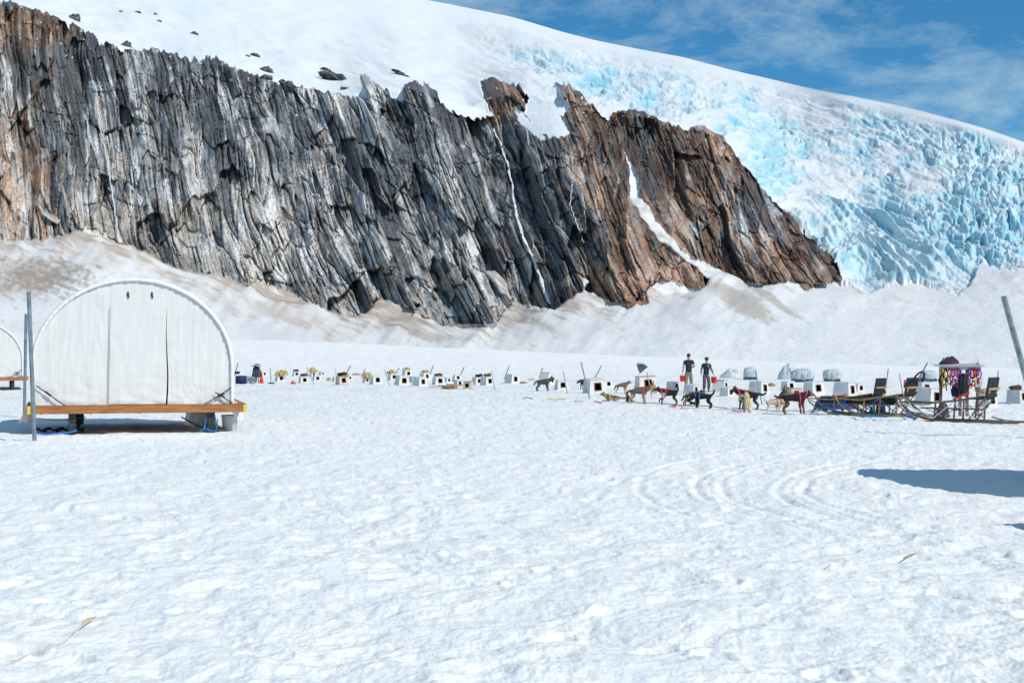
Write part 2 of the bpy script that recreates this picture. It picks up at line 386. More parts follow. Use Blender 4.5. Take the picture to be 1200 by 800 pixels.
    h += (5.6 * (cid - .5) + 3.8 * dx + 1.2 * dy - 2.4 * sstep(0.10, 0.0, f2 - f1)) * (.65 + .35 * reg)
    h += (1.7 * (gid - .5) + 1.3 * gx + .6 * gy - .8 * sstep(0.10, 0.0, g2 - g1)) * (1.2 - .7 * reg) * (1 - .65 * sstep(.05, .35, fbm(PX / 44, PY / 60, 3, 396)))
    h += .8 * fbm(a2 / 3.0, b / 22, 3, 360) * (1.2 - .6 * reg) + 0.6 * fbm(PX / 3.4, PY / 3.4, 3, 370)
    v1, v2, vid, vx, vy = voronoi((PX * .8 + PY * .6) / 40, (PY * .8 - PX * .6) / 17, 380)
    h += (2.4 * (vid - .5) + 1.4 * vx - 1.5 * sstep(.08, 0, v2 - v1)) * sstep(-.1, .3, fbm(PX / 50, PY / 50, 2, 385))
    ck1 = sstep(.80, .95, ridged(a2 / 13, b / 190, 1, 391)) * sstep(-.15, .15, fbm(PX / 30, PY / 34, 2, 392))
    ck2 = sstep(.80, .95, ridged(a2 / 6, b / 90, 1, 393)) * sstep(-.05, .2, fbm(PX / 18, PY / 30, 2, 394))
    calm = sstep(.05, .35, fbm(PX / 44, PY / 60, 3, 396))
    h -= 2.6 * ck1 + 1.4 * ck2 * (1 - calm)
    fis = sstep(.93, .99, ridged(a2 / 75, b / 260, 2, 388)) * sstep(.0, .3, fbm(PX / 60, PY / 50, 2, 389)); h -= 5 * fis      # deep fissures
    # smoother big blocks bottom left
    sm = gauss(PX, PY, 18, 215, 42, 60); h = h * (1 - .65 * sm) + sm * 5 * (voronoi(PX / 30, PY / 34, 390)[2] - .5)
    h = h * (1 - .8 * gauss(PX, PY, 765, 255, 16, 70, -.55)) * (1 - .6 * gauss(PX, PY, 640, 150, 30, 20)); h = np.where((PX > 735) & (PX < 840), np.minimum(h, 5 + .08 * np.abs(PY - 260)), h)
    rl = sstep(0, 10, PY - T + 14) * 0 + 1
    # ---------------- ice relief: vertical, metres
    ii = gauss(PX, PY, 1150, 240, 110, 70) * 1.15 + gauss(PX, PY, 1040, 290, 95, 50) * 1.1 + gauss(PX, PY, 700, 96, 75, 24, .25) * .75 + gauss(PX, PY, 830, 112, 100, 26, .3) * .6 + gauss(PX, PY, 900, 185, 36, 50, .5) * .9 + gauss(PX, PY, 600, 55, 70, 12, .3) * .4 + gauss(PX, PY, 1060, 150, 150, 18, .22) * .75 + gauss(PX, PY, 980, 165, 160, 30, .2) * .35 + gauss(PX, PY, 1000, 240, 60, 30, .4) * .4
    ipat = fbm(PX / 50, PY / 20, 4, 400, .6)
    ii = np.clip(ii + .75 * ipat * sstep(.05, .4, ii), 0, 1.15)
    ii = ii * (1 - .8 * gauss(PX, PY, 985, 225, 34, 13, .3)) * (1 - .8 * gauss(PX, PY, 940, 130, 80, 13, .2)) * (1 - .7 * gauss(PX, PY, 1085, 215, 30, 30, .6)) * sstep(3, 14, PY - S) * sstep(480, 600, PX)
    ii = np.where(ice, ii, 0)
    q1 = PX + 16 * fbm(PX / 40, PY / 30, 4, 410, .6); q2 = PY + 10 * fbm(PX / 35, PY / 22, 4, 420, .6) - .24 * PX
    szv = 1 + .0 * q1
    i1, i2, iid, ix_, iy_ = voronoi(q1 / 22, q2 / 10, 430)
    k1, k2, kid, kx, ky = voronoi(q1 / 7, q2 / 3.8, 440)
    crev = np.maximum(0, ridged(q1 / 70, q2 / 9, 4, 442) - .15)
    blz = np.clip(gauss(PX, PY, 1150, 250, 90, 60) + .8 * gauss(PX, PY, 1120, 165, 90, 25, .2) + .7 * gauss(PX, PY, 900, 190, 40, 50, .4) + .5 * fbm(PX / 40, PY / 20, 2, 443), 0, 1)
    blocks = (4.6 * (iid - .5) - 3.8 * sstep(.14, 0, i2 - i1) + 1.8 * (kid - .5) - 1.3 * sstep(.18, 0, k2 - k1) - 2.4 * iy_) * blz + (-8.0 * crev + 1.8 * fbm(q1 / 12, q2 / 4, 4, 444, .6)) * (1 - .75 * blz)
    rim = sstep(0, 16, PY - S)
    tong = np.clip(1.9 * gauss(PX, PY, 1030, 288, 90, 38, .50) + .9 * gauss(PX, PY, 960, 270, 30, 45, -.5), 0, 1)
    dxT = PX - 930
    fl = (PY - 250) - (1.15 - .0022 * np.clip(dxT, 0, 250)) * dxT + 5 * fbm(PX / 45, PY / 45, 2, 450)
    flow = 6.0 * ridged(fl / 15, (PX + PY) / 200, 2, 460) + 2.2 * fbm(fl / 5, (PX + PY) / 60, 3, 470) + 1.2 * fbm(PX / 6, PY / 5, 2, 471)
    fine = -3.2 * np.maximum(0, ridged(q1 / 26, q2 / 6.5, 4, 446) - .05) + 1.2 * fbm(PX / 5, PY / 2.6, 3, 447)
    icm = blur(ice.astype(float), 10) ** 2
    ih = icm * (blocks * (1 - tong) + flow * tong + fine * (1 - .8 * tong)) * ii
    und = sstep(470, 640, PX) * ice
    ih = ih + 5.0 * fbm((PX + .3 * PY) / 120, (PY - .3 * PX) / 26, 3, 482) * ice + 1.0 * fbm(PX / 30, (PY - .3 * PX) / 7, 3, 483) * ice
    ih += (4.0 * (fbm(PX / 90, PY / 30, 3, 480)) + 0.8 * fbm(PX / 18, PY / 5, 3, 485)) * und
    # ---------------- snow relief
    sn = 1.2 * fbm(PX / 60, PY / 26, 3, 500) + .35 * fbm(PX / 14, PY / 8, 3, 510)
    apr = (~rock) & (~ice) & (PY > T + np.maximum(14, .45 * (B - T)))
    along = PX * .45 - PY
    gul = 1.3 * fbm((PX + .9 * PY) / 60, (PY - .35 * PX) / 60, 3, 520) + .35 * fbm((PX + .9 * PY) / 16, (PY - .35 * PX) / 60, 3, 525) * sstep(-.1, .4, fbm(PX / 60, PY / 30, 2, 527))
    distb = np.maximum(PY - B, 0)
    zup = np.where(apr, (2.0 - 1.4 * sstep(820, 980, PX)) * gul * np.exp(-distb / 45) + .3 * sn + (3.0 - 2.4 * sstep(820, 980, PX)) * ridged((PX + 1.0 * PY) / 90, PY / 300, 2, 529) * np.exp(-distb / 30) - 1.2 * np.exp(-distb / 4), 0) + np.where(ice, ih * rim, 0) + 0 
    hm = np.where(rock, h, 0.0)
    # soften the step at region borders
    rb = blur(rock.astype(float), 3)
    fwd = hm * np.clip(rb * 1.25, 0, 1)
    # snow banked below rock stands out from the face; rock stands out from the snow above
    up_snow = (~rock) & (PY < T + 25)
    back = blur(np.where(up_snow, 1.0, 0.0), 4)
    Df = D - fwd + np.where(rock, 0, 0) - 4.0 * blur(apr.astype(float), 5) + 1.5 * back
    X = (PX - 600) / F * Df; Y = Df; Z = CH + (HY - PY) * Df / F + blur(zup, 1)
    V = np.stack([X, Y, Z], -1)
    # ---------------- colours
    C = np.zeros(PX.shape + (3,))
    def put(c, wgt): 
        nonlocal C
        wgt = np.clip(wgt, 0, 1)[..., None]; C = C * (1 - wgt) + np.array(c) * wgt
    # rock: slab by slab
    dep = np.clip((PY - T) / np.maximum(B - T, 1), 0, 1)
    n_s = fbm(a2 / 7, b / 70, 4, 600, .6); n_w = fbm(a2 / 4, b / 40, 3, 610, .6)
    big_ = fbm(a2 / 38, b / 130, 4, 605, .6)
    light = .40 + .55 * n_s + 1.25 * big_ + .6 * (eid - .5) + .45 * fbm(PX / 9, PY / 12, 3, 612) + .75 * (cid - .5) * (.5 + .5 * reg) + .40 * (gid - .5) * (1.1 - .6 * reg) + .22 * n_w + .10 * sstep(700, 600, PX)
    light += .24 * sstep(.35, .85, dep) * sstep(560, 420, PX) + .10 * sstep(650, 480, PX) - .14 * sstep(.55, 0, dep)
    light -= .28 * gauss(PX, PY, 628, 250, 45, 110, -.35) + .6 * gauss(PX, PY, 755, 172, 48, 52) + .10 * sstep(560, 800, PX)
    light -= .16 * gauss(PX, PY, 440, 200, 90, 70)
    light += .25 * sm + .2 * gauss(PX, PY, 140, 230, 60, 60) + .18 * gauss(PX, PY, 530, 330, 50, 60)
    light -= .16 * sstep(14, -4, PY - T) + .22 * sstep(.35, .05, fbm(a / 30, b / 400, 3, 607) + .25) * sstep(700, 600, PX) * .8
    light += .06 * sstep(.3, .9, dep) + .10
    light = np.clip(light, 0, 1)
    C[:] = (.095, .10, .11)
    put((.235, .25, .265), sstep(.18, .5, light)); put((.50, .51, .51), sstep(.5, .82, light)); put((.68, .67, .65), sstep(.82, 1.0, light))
    # blue-grey wet slabs
    put((.15, .20, .25), .45 * sstep(-.1, .4, fbm(a / 22, b / 120, 3, 620)) * sstep(720, 600, PX) * (light < .75))
    put((.46, .385, .30), .48 * sstep(-.1, .35, fbm(PX / 22, PY / 34, 3, 622) + .25 * gauss(PX, PY, 150, 270, 120, 50) + .2 * sstep(.75, 1, dep)) * (light > .32) * sstep(.15, .5, dep))
    # warm brown and rust
    rn = fbm(a2 / 12, b / 45, 4, 630, .6)
    rust = gauss(PX, PY, 55, 25, 60, 22) * 1.0 + gauss(PX, PY, 20, 190, 55, 90) * .38 + gauss(PX, PY, 590, 115, 34, 34) * 1.3 + sstep(650, 730, PX) * .50 + gauss(PX, PY, 700, 120, 40, 55) * .5 + gauss(PX, PY, 735, 345, 60, 26) * .6 + gauss(PX, PY, 870, 320, 90, 30) * .4 + gauss(PX, PY, 840, 180, 40, 40) * .4 + gauss(PX, PY, 160, 280, 70, 40) * .25
    rust = rust - .22 * gauss(PX, PY, 755, 170, 40, 45) - .5 * gauss(PX, PY, 885, 250, 45, 50) + .15 - .30 * sstep(660, 560, PX) * sstep(60, 120, PX)
    rmask = sstep(.12, .72, rust + (.7 + .4 * sstep(560, 700, PX)) * rn + .5 * fbm(a2 / 30, b / 90, 3, 632))
    lum = (.30 + .9 * light)[..., None]
    rc1 = np.array([.36, .165, .085]); rc2 = np.array([.50, .385, .29]); rc3 = np.array([.20, .08, .05])
    rr = np.clip(.5 + 1.3 * fbm(a2 / 9, b / 22, 3, 640), 0, 1)[..., None]
    rc = rc1 * (1 - rr) + rc2 * rr
    r3 = sstep(.1, .5, fbm(a2 / 16, b / 60, 3, 645))[..., None]; rc = rc * (1 - r3) + rc3 * r3
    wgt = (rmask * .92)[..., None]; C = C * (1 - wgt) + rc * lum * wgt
    put((.60, .34, .16), .7 * sstep(.25, .5, fbm(PX / 8, PY / 8, 3, 650)) * sstep(.5, 1.0, rust + rn * .4))
    put((.30, .30, .17), .45 * sstep(.3, .55, fbm(a / 10, b / 60, 3, 655)) * sstep(650, 560, PX))
    # black water streaks down the face, mineral white ones
    put((.035, .038, .042), .85 * sstep(.16, .40, fbm(a2 / 4.8, b / 230, 3, 660)) * sstep(1.0, .65, dep))
    put((.66, .66, .64), .4 * sstep(.36, .5, fbm(a2 / 3.6, b / 60, 3, 670)) * sstep(.3, .6, dep) * sstep(640, 500, PX))
    crack = np.maximum(sstep(.09, 0, f2 - f1), .6 * sstep(.07, 0, g2 - g1)); put((.045, .045, .05), .6 * crack); put((.03, .032, .035), .7 * fis); put((.035, .036, .04), np.maximum(.8 * ck1, .65 * ck2 * (1 - calm)))
    dark = sstep(.18, .42, fbm(a2 / 26, b / 150, 3, 609)); put((.06, .062, .068), .55 * dark * sstep(700, 640, PX))
    # snow on the ledges of the upper rim
    led = rock & (dep < .22) & (fbm(a2 / 6, PY / 7, 3, 680) > .40 + dep)
    Cr = np.clip(C * 1.05, .015, .8)
    # snow and ice
    C = np.zeros(PX.shape + (3,)); C[:] = (.76, .79, .81)
    up = (~rock) & (~apr)
    put((.68, .745, .79), .8 * sstep(-.3, .5, fbm(PX / 90, (PY + .25 * PX) / 16, 4, 700)) * up)
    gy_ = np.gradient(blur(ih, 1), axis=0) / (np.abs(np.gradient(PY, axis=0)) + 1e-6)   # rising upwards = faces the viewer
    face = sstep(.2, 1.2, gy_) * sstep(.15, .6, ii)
    low = sstep(.10, 0.0, i2 - i1) * sstep(.15, .6, ii) * blz
    bl = fbm(PX / 24, PY / 12, 4, 710, .6); bl2 = fbm(PX / 60, PY / 30, 3, 715)
    blue = np.clip(.34 + .5 * gauss(PX, PY, 905, 195, 40, 55, .4) + .35 * gauss(PX, PY, 720, 102, 60, 20) + .3 * gauss(PX, PY, 1160, 255, 80, 45) + 1.2 * bl + .8 * bl2 + .35 * gauss(PX, PY, 1150, 260, 90, 50) + .3 * tong, 0, 1)
    put((.60, .785, .845), .68 * sstep(.25, .85, ii + .5 * bl))
    put((.14, .45, .60), .6 * sstep(.25, .8, ridged(q1 / 26, q2 / 6.5, 4, 446)) * blue * sstep(.2, .6, ii))
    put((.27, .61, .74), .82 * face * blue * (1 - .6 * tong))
    put((.10, .40, .57), .7 * low * blue * (1 - tong)); put((.13, .48, .65), .85 * sstep(.25, .65, crev) * blue * sstep(.2, .6, ii) * (1 - blz) * (1 - tong))
    put((.17, .53, .70), .8 * tong * sstep(.55, -.2, flow / 5) * sstep(.2, .6, ii))
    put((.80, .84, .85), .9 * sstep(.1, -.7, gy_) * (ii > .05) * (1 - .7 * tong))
    put((.48, .52, .52), .38 * sstep(.32, .55, fbm(PX / 14, PY / 4.5, 4, 720)) * sstep(.25, .7, ii))
    put((.62, .63, .60), .35 * gauss(PX, PY, 860, 145, 120, 20, .5) * sstep(0, .4, fbm(PX / 20, PY / 6, 3, 725)))
    # apron dirt
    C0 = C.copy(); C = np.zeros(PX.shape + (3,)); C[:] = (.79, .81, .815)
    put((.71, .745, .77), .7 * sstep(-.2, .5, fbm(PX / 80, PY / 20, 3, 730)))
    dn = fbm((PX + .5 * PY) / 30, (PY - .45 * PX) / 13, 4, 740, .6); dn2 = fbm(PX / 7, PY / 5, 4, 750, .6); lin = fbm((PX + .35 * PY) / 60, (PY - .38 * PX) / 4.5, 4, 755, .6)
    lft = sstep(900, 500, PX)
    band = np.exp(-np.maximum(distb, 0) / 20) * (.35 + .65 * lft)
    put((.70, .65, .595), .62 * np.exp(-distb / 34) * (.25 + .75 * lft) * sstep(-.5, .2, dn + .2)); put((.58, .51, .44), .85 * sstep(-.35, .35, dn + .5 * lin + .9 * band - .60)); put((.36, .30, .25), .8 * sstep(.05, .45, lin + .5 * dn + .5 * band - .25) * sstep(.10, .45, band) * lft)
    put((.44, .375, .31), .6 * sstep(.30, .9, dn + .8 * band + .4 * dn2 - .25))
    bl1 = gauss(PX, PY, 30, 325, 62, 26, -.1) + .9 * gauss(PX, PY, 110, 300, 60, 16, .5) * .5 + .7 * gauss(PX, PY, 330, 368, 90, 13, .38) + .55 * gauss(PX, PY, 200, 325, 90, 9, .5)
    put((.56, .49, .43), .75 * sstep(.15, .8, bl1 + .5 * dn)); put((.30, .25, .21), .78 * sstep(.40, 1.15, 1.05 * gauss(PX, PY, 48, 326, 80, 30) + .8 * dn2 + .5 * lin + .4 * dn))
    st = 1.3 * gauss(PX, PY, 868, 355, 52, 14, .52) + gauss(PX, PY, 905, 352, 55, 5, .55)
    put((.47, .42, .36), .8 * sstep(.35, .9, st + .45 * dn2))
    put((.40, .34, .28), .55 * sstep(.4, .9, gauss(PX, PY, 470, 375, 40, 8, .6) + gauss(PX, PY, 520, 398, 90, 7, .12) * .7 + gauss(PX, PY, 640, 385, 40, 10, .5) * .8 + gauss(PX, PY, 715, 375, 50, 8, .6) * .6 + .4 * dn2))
    put((.80, .82, .83), .8 * sstep(22, 4, PY - (edge[None, :] - 22) + 4 * dn) * sstep(0, 6, (edge[None, :] - 6) - PY) * 0)
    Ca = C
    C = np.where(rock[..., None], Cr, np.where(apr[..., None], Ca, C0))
    C = np.where(led[..., None], np.array([.8, .82, .84]), C)
    # ---------------- split into meshes
    i, j = np.meshgrid(np.arange(NR - 1), np.arange(NC - 1), indexing='ij')
    Q = np.stack([i * NC + j, i * NC + j + 1, (i + 1) * NC + j + 1, (i + 1) * NC + j], -1).reshape(-1, 4)
    rcv = rock[:-1, :-1].ravel(); icv = (ice & (blur(ii, 12) + .06 * fbm(PX / 10, PY / 6, 2, 800) > .07))[:-1, :-1].ravel(); acv = apr[:-1, :-1].ravel()
    Vf = V.reshape(-1, 3)
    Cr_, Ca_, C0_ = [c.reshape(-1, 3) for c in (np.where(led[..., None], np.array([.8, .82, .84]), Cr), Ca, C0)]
    mr = attr_mat('cliff_rock_material', rough=0.62, spec=0.45, bumps=[(0.7, 0.7, 0.7, (1.6, .6, .45)), (2.6, 0.6, 0.25, (1, 1, .7))], mult=(1.0, .30, (1.3, .6, .6), (0, .35, 0)))
    ms = attr_mat('mountain_snow_material', rough=0.85, spec=0.2, bumps=[(0.22, 0.5, 1.2, (1, .6, 1)), (1.5, .3, .2, (1, 1, 1))])
    mi = attr_mat('glacier_ice_material', rough=0.65, spec=0.3, bumps=[(0.25, 0.7, 1.6, (1, .6, 1.3)), (1.0, .7, .6, (1, 1, 1))])
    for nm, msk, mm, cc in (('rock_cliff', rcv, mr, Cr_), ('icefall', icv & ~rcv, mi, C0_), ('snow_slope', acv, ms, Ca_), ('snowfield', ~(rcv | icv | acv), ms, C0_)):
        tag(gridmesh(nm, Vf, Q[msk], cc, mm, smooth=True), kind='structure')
    def surf(qx, qy):
        jcol = int(np.argmin(np.abs(px - qx))); irow = int(np.argmin(np.abs(PY[:, jcol] - qy))); return V[irow, jcol].copy()
    return surf
SURF = build_mountain()

# waterfalls: thin ribbons of white water lying on the rock
def waterfall(pts, wd, seed):
    rnd = random.Random(seed); P_ = []
    n = 90; arr = np.array(pts, float); tt = np.linspace(0, len(arr) - 1, n)
    xs = np.interp(tt, range(len(arr)), arr[:, 0]); ys = np.interp(tt, range(len(arr)), arr[:, 1])
    ds = np.array([SURF(x, y)[1] for x, y in zip(xs, ys)])
    dm = np.array([ds[max(0, i - 4):i + 5].min() for i in range(n)]) - .8
    dm = smooth1(dm, 7)
    bm = BM(); rows = []
    for i in range(n):
        ww = wd * (.6 + .7 * rnd.random()) * (.6 + .6 * i / n)
        c = xs[i] + .5 * math.sin(i * .7 + seed)
        row = []
        for k in range(4):
            q = at(c + (k / 3 - .5) * ww, ys[i], dm[i] - (.35 if k in (1, 2) else 0)); row.append(bm.verts.new(q))
        rows.append(row)
    for i in range(n - 1):
        for k in range(3):
            if rnd.random() < .06: continue
            bm.faces.new((rows[i][k], rows[i][k + 1], rows[i + 1][k + 1], rows[i + 1][k]))
    o = obj('waterfall', bm, mat('white_water', (.72, .76, .78), .4, .15, 1.2, bump=.6, bscale=3), smooth=True)
    tag(o, kind='structure')
waterfall([(577, 150), (585, 165), (594, 190), (600, 215), (603, 240), (608, 262), (616, 285), (624, 300), (632, 322), (640, 345), (645, 356)], 3.2, 1)
waterfall([(113, 118), (117, 150), (124, 180), (128, 205), (133, 235), (137, 265), (139, 282)], 1.6, 2)
waterfall([(672, 205), (668, 240), (676, 262), (684, 285)], 1.3, 3)

# boulders poking through the snowfield above the cliff
def boulder(px_, py_, wpx, hpx, lab, seed, rx=0):
    p = SURF(px_, py_ + hpx * .4); d = p[1]; s = d / F
    bm = BM(); bmesh.ops.create_icosphere(bm, subdivisions=4, radius=1)
    co = np.array([v.co[:] for v in bm.verts])
    nz = perlin(co[:, 0] * 2 + seed, co[:, 2] * 2 + co[:, 1], seed) * .55 + perlin(co[:, 0] * 6 + seed, co[:, 2] * 6 + co[:, 1] * 5, seed + 3) * .25
    for v, q in zip(bm.verts, nz):
        v.co = Vector((v.co.x * wpx * .5 * s * (1 + q), v.co.y * wpx * .45 * s * (1 + q), v.co.z * hpx * .62 * s * (1 + q) + rx * v.co.x * wpx * .5 * s))
    o = obj('boulder', bm, mat('boulder_rock', (.13, .135, .14), .8, .6, .6, bump=.8, bscale=2), smooth=False)
    o.location = p; tag(o, lab, 'rock', 'rocks poking out of the snow above the cliff')
for a in [(87, 15, 12, 10, 'dark rock above the orange cliff top at upper left', 1, .3), (142, 16, 4, 2.5, 'tiny dark rock, left one of the specks high on the snowfield', 2), (161, 16.5, 7, 3, 'small flat dark rock on the high snow, left of two paired specks', 3),
          (182, 17, 4, 3, 'tiny dark rock just above and left of a twin speck', 4), (187, 23, 5, 3, 'tiny dark rock just below and right of its twin speck', 5), (228, 39, 8, 4, 'lone oval dark rock in the middle of the upper left snow', 6),
          (148, 52, 11, 8, 'dark rock sitting on the snow right against the cliff rim', 7), (300, 63, 11, 5, 'wedge shaped grey rock uppermost of the group above the cliff', 8, -.4), (290, 65, 5, 3, 'tiny rock beside the wedge shaped grey rock', 9), (313, 76, 15, 8, 'round grey rock directly below the wedge shaped rock', 10, -.2),
          (312, 89, 13, 6, 'grey rock half buried at the cliff rim below the round one', 11), (396, 88, 34, 9, 'long dark slanting rock outcrop above the middle of the cliff', 12, -.45), (382, 79, 12, 4, 'small dark rock at the upper end of the long slanting outcrop', 13, -.3), (338, 98, 20, 9, 'grey rock lump rising from the snow just above the cliff rim', 14, -.4), (470, 85, 18, 5, 'narrow brown rock slanting out of snow above the cliff spikes', 15, -.6), (404, 101, 10, 3, 'little dark rock below the long slanting outcrop', 16, -.2)]:
    boulder(*a)

# ================================================================ CAMP MATERIALS
M_canvas = mat('white_canvas', (.71, .695, .67), .75, .04, 2.5, bump=.25, bscale=6)
M_canvas_rim = mat('canvas_edge', (.80, .79, .77), .8, .05, 5, bump=.3, bscale=14)
M_inner_shade = mat('painted_inner_shade', (.03, .028, .025), .9, .3, 6)  # shade inside the pale dog house shells, put in as near-black colour
M_wood = mat('orange_timber', (.37, .155, .055), .65, .35, 3, bump=.3, bscale=12, stretch=(1, 8, 14))
M_woodend = mat('yellow_end_paint', (.75, .52, .07), .6, .1, 5)
M_ply = mat('weathered_plywood', (.42, .30, .20), .8, .25, 4, stretch=(1, 6, 6))
M_post = mat('dark_post', (.045, .05, .06), .6, .4, 12)
M_galv = mat('galvanised_pipe', (.26, .30, .32), .42, .3, 7, metal=.55, bump=.1)
M_strap = mat('black_webbing', (.025, .027, .03), .8, .3, 20)
M_rope = mat('blue_rope', (.02, .19, .52), .6, .2, 30)
M_bucket = mat('grey_plastic', (.45, .48, .50), .5, .1, 8)
M_red = mat('red_plastic', (.68, .045, .02), .45, .1, 8)
M_house = mat('white_plastic_shell', (.70, .70, .68), .6, .10, 2.2, bump=.15)
M_houseg = mat('grey_white_shell', (.60, .615, .62), .6, .14, 2.2, bump=.15)
M_houseb = mat('dirty_cream_shell', (.60, .52, .42), .7, .2, 2.5, bump=.2)
M_frame = mat('brown_door_trim', (.30, .16, .08), .75, .3, 10)
M_straw = mat('golden_straw', (.52, .38, .17), .9, .35, 9)
M_straw2 = mat('brown_straw', (.34, .23, .13), .9, .4, 9)
M_navy = mat('navy_fabric', (.018, .035, .11), .8, .3, 8, bump=.2)
M_blackf = mat('black_fabric', (.022, .025, .03), .75, .3, 8, bump=.2)
M_ash = mat('ash_wood', (.46, .29, .13), .55, .2, 9)
M_dkwood = mat('weathered_dark_wood', (.17, .125, .095), .7, .3, 9)
M_whitem = mat('white_paint_metal', (.70, .70, .70), .5, .08, 9)
M_silver = mat('silver_grey_tarp', (.46, .52, .56), .42, .18, 3, bump=.5, bscale=7)
M_yel = mat('yellow_strap', (.72, .56, .06), .7, .15, 9)
M_bluetarp = mat('dark_blue_tarp', (.02, .09, .17), .6, .3, 6, bump=.3)
M_teal = mat('teal_plastic', (.03, .42, .36), .6, .15, 8)
MCOL = {'pink': mat('pink_webbing', (.70, .06, .12), .7, .2, 14), 'red': mat('red_webbing', (.58, .03, .035), .7, .2, 14), 'yellow': M_yel, 'purple': mat('purple_webbing', (.30, .13, .42), .7, .2, 14), 'blue': M_rope, 'white': M_whitem, 'black': M_strap, 'orange': mat('orange_webbing', (.75, .25, .04), .7, .2, 14), 'green': M_teal}

# ================================================================ TENT AND PLATFORM
TW, TB, TE = 2.12, 0.82, 1.92        # half width, straight wall height, arch height
def arch(u, grow=0.0):
    """u 0..1 from the lower left round to the lower right"""
    Ls = TB; La = 4.1; tot = 2 * Ls + La; q = u * tot
    if q < Ls: return (-TW - grow, q)
    if q > tot - Ls: return (TW + grow, tot - q)
    t = math.pi * (1 - (q - Ls) / La); return ((TW + grow) * math.cos(t), TB + (TE + grow) * math.sin(t))
def half_w(z):
    return TW if z < TB else TW * math.sqrt(max(0, 1 - ((z - TB) / TE) ** 2))
def make_tent(label, group):
    t = thing('dome_tent', label, 'tent', group=group)
    L = 5.0
    bm = BM(); N = 60; K = 40; rows = []
    for k in range(K + 1):
        y = L * k / K; rib = .018 * abs(math.sin(math.pi * k / K * 5))
        rows.append([bm.verts.new((arch(i / N, -.02 - rib)[0], y, arch(i / N, -.02 - rib)[1])) for i in range(N + 1)])
    for k in range(K):
        for i in range(N): bm.faces.new((rows[k][i], rows[k][i + 1], rows[k + 1][i + 1], rows[k + 1][i]))
    bm.faces.new(rows[-1])
    obj('shell', bm, M_canvas, t, True)
    # gathered, scalloped edge band round the front
    bm = BM(); rows = []; N = 190
    for i in range(N + 1):
        x0, z0 = arch(i / N, -.085); x1, z1 = arch(i / N, .0); sc_ = .010 * math.sin(i * 1.9) + .006 * math.sin(i * .8)
        row = []
        for (f, yy) in ((0, -.03), (.12, -.055), (.5, -.06), (.85, -.045), (1, .0), (1.02, .10), (.95, .22)):
            row.append(bm.verts.new((x0 + (x1 - x0) * f * (1 + sc_ * 4), yy + sc_ * (1 if f > .1 else .4), z0 + (z1 - z0) * f * (1 + sc_ * 4))))
        rows.append(row)
    for i in range(N):
        for k in range(6): bm.faces.new((rows[i][k], rows[i + 1][k], rows[i + 1][k + 1], rows[i][k + 1]))
    obj('edge_band', bm, M_canvas_rim, t, True)
    # front wall: fabric grid with a slit, sagging folds near the floor
    def wall(name, xa, xb, z_lo, z_hi, yoff, seed, parent, mt=M_canvas):
        bm = BM(); NX = max(6, int(abs(xb(1) - xa(1)) / .035)); NZ = 74; g = []
        for k in range(NZ + 1):
            z = z_lo + (z_hi - z_lo) * k / NZ; hw = half_w(z) - .03 if z < TB + TE - .01 else 0.0
            a_ = max(xa(z), -hw); b_ = min(xb(z), hw); row = []
            for i in range(NX + 1):
                x = a_ + (b_ - a_) * i / NX
                fold = float(perlin(np.array(x * 2.2), np.array(z * .8), seed)) * .035 * math.exp(-z / 2.2) * .8 + float(perlin(np.array(x * 1.5), np.array(z * 5.5), seed + 2)) * .030 * math.exp(-z / .35) + .006 * float(perlin(np.array(x * 9), np.array(z * 1.2), seed + 4))
                row.append(bm.verts.new((x, yoff * min(1, max(.25, (2.3 - z) / 1.0)) - abs(fold) * 1.2, z)))
            g.append(row)
        for k in range(NZ):
            for i in range(NX):
                if (g[k][i].co - g[k][i + 1].co).length > 1e-4: bm.faces.new((g[k][i], g[k][i + 1], g[k + 1][i + 1], g[k + 1][i]))
        bmesh.ops.remove_doubles(bm, verts=bm.verts, dist=1e-4)
        return obj(name, bm, mt, parent, True)
    slit = lambda z: .66 + .05 * z * .3 + .02 * math.sin(z * 3)
    seam = lambda z: -.50 + .02 * z
    Zs = 2.12
    gap = lambda z: .034 * max(0, 1 - z / Zs) ** .7
    wall('front_panel', lambda z: -9, lambda z: seam(z), 0, TB + TE - .012, .0, 3, t)
    wall('front_panel', lambda z: (slit(z) + gap(z)) if z < Zs else slit(z), lambda z: 9, 0, TB + TE - .012, .004, 3, t)
    wall('door_flap', lambda z: seam(z) - .035, lambda z: slit(z) + (.012 if z > Zs else -gap(z) * .1), .01, TB + TE - .012, -.020, 3, t)
    bm = BM(); tube(bm, [(seam(z / 10) - .036, -.045, z / 10) for z in range(0, 22)], .007, 5); obj('seam', bm, mat('grey_seam', (.33, .33, .33), .8), t)
    for x in (-.13, .37):
        bm = BM(); box(bm, (x, -.02, 2.38), (.035, .03, .10)); box(bm, (x + .012, -.03, 2.33), (.022, .03, .07)); obj('vent_loop', bevel(bm, .004), M_strap, t)
    # corner guy straps
    for pts in ([(-2.0, -.06, .42), (-1.76, -.09, .25), (-1.50, -.09, .05), (-1.42, -.09, .0)], [(2.05, -.06, .36), (1.82, -.09, .20), (1.55, -.09, .04), (1.48, -.09, .0)], [(2.08, -.06, .0), (1.84, -.08, .18), (1.70, -.08, .26)]):
        bm = BM(); tube(bm, pts, .012, 5); box(bm, pts[1], (.16, .03, .04), (0, math.atan2(pts[1][2] - pts[2][2], pts[2][0] - pts[1][0]), 0)); obj('corner_strap', bm, M_strap, t)
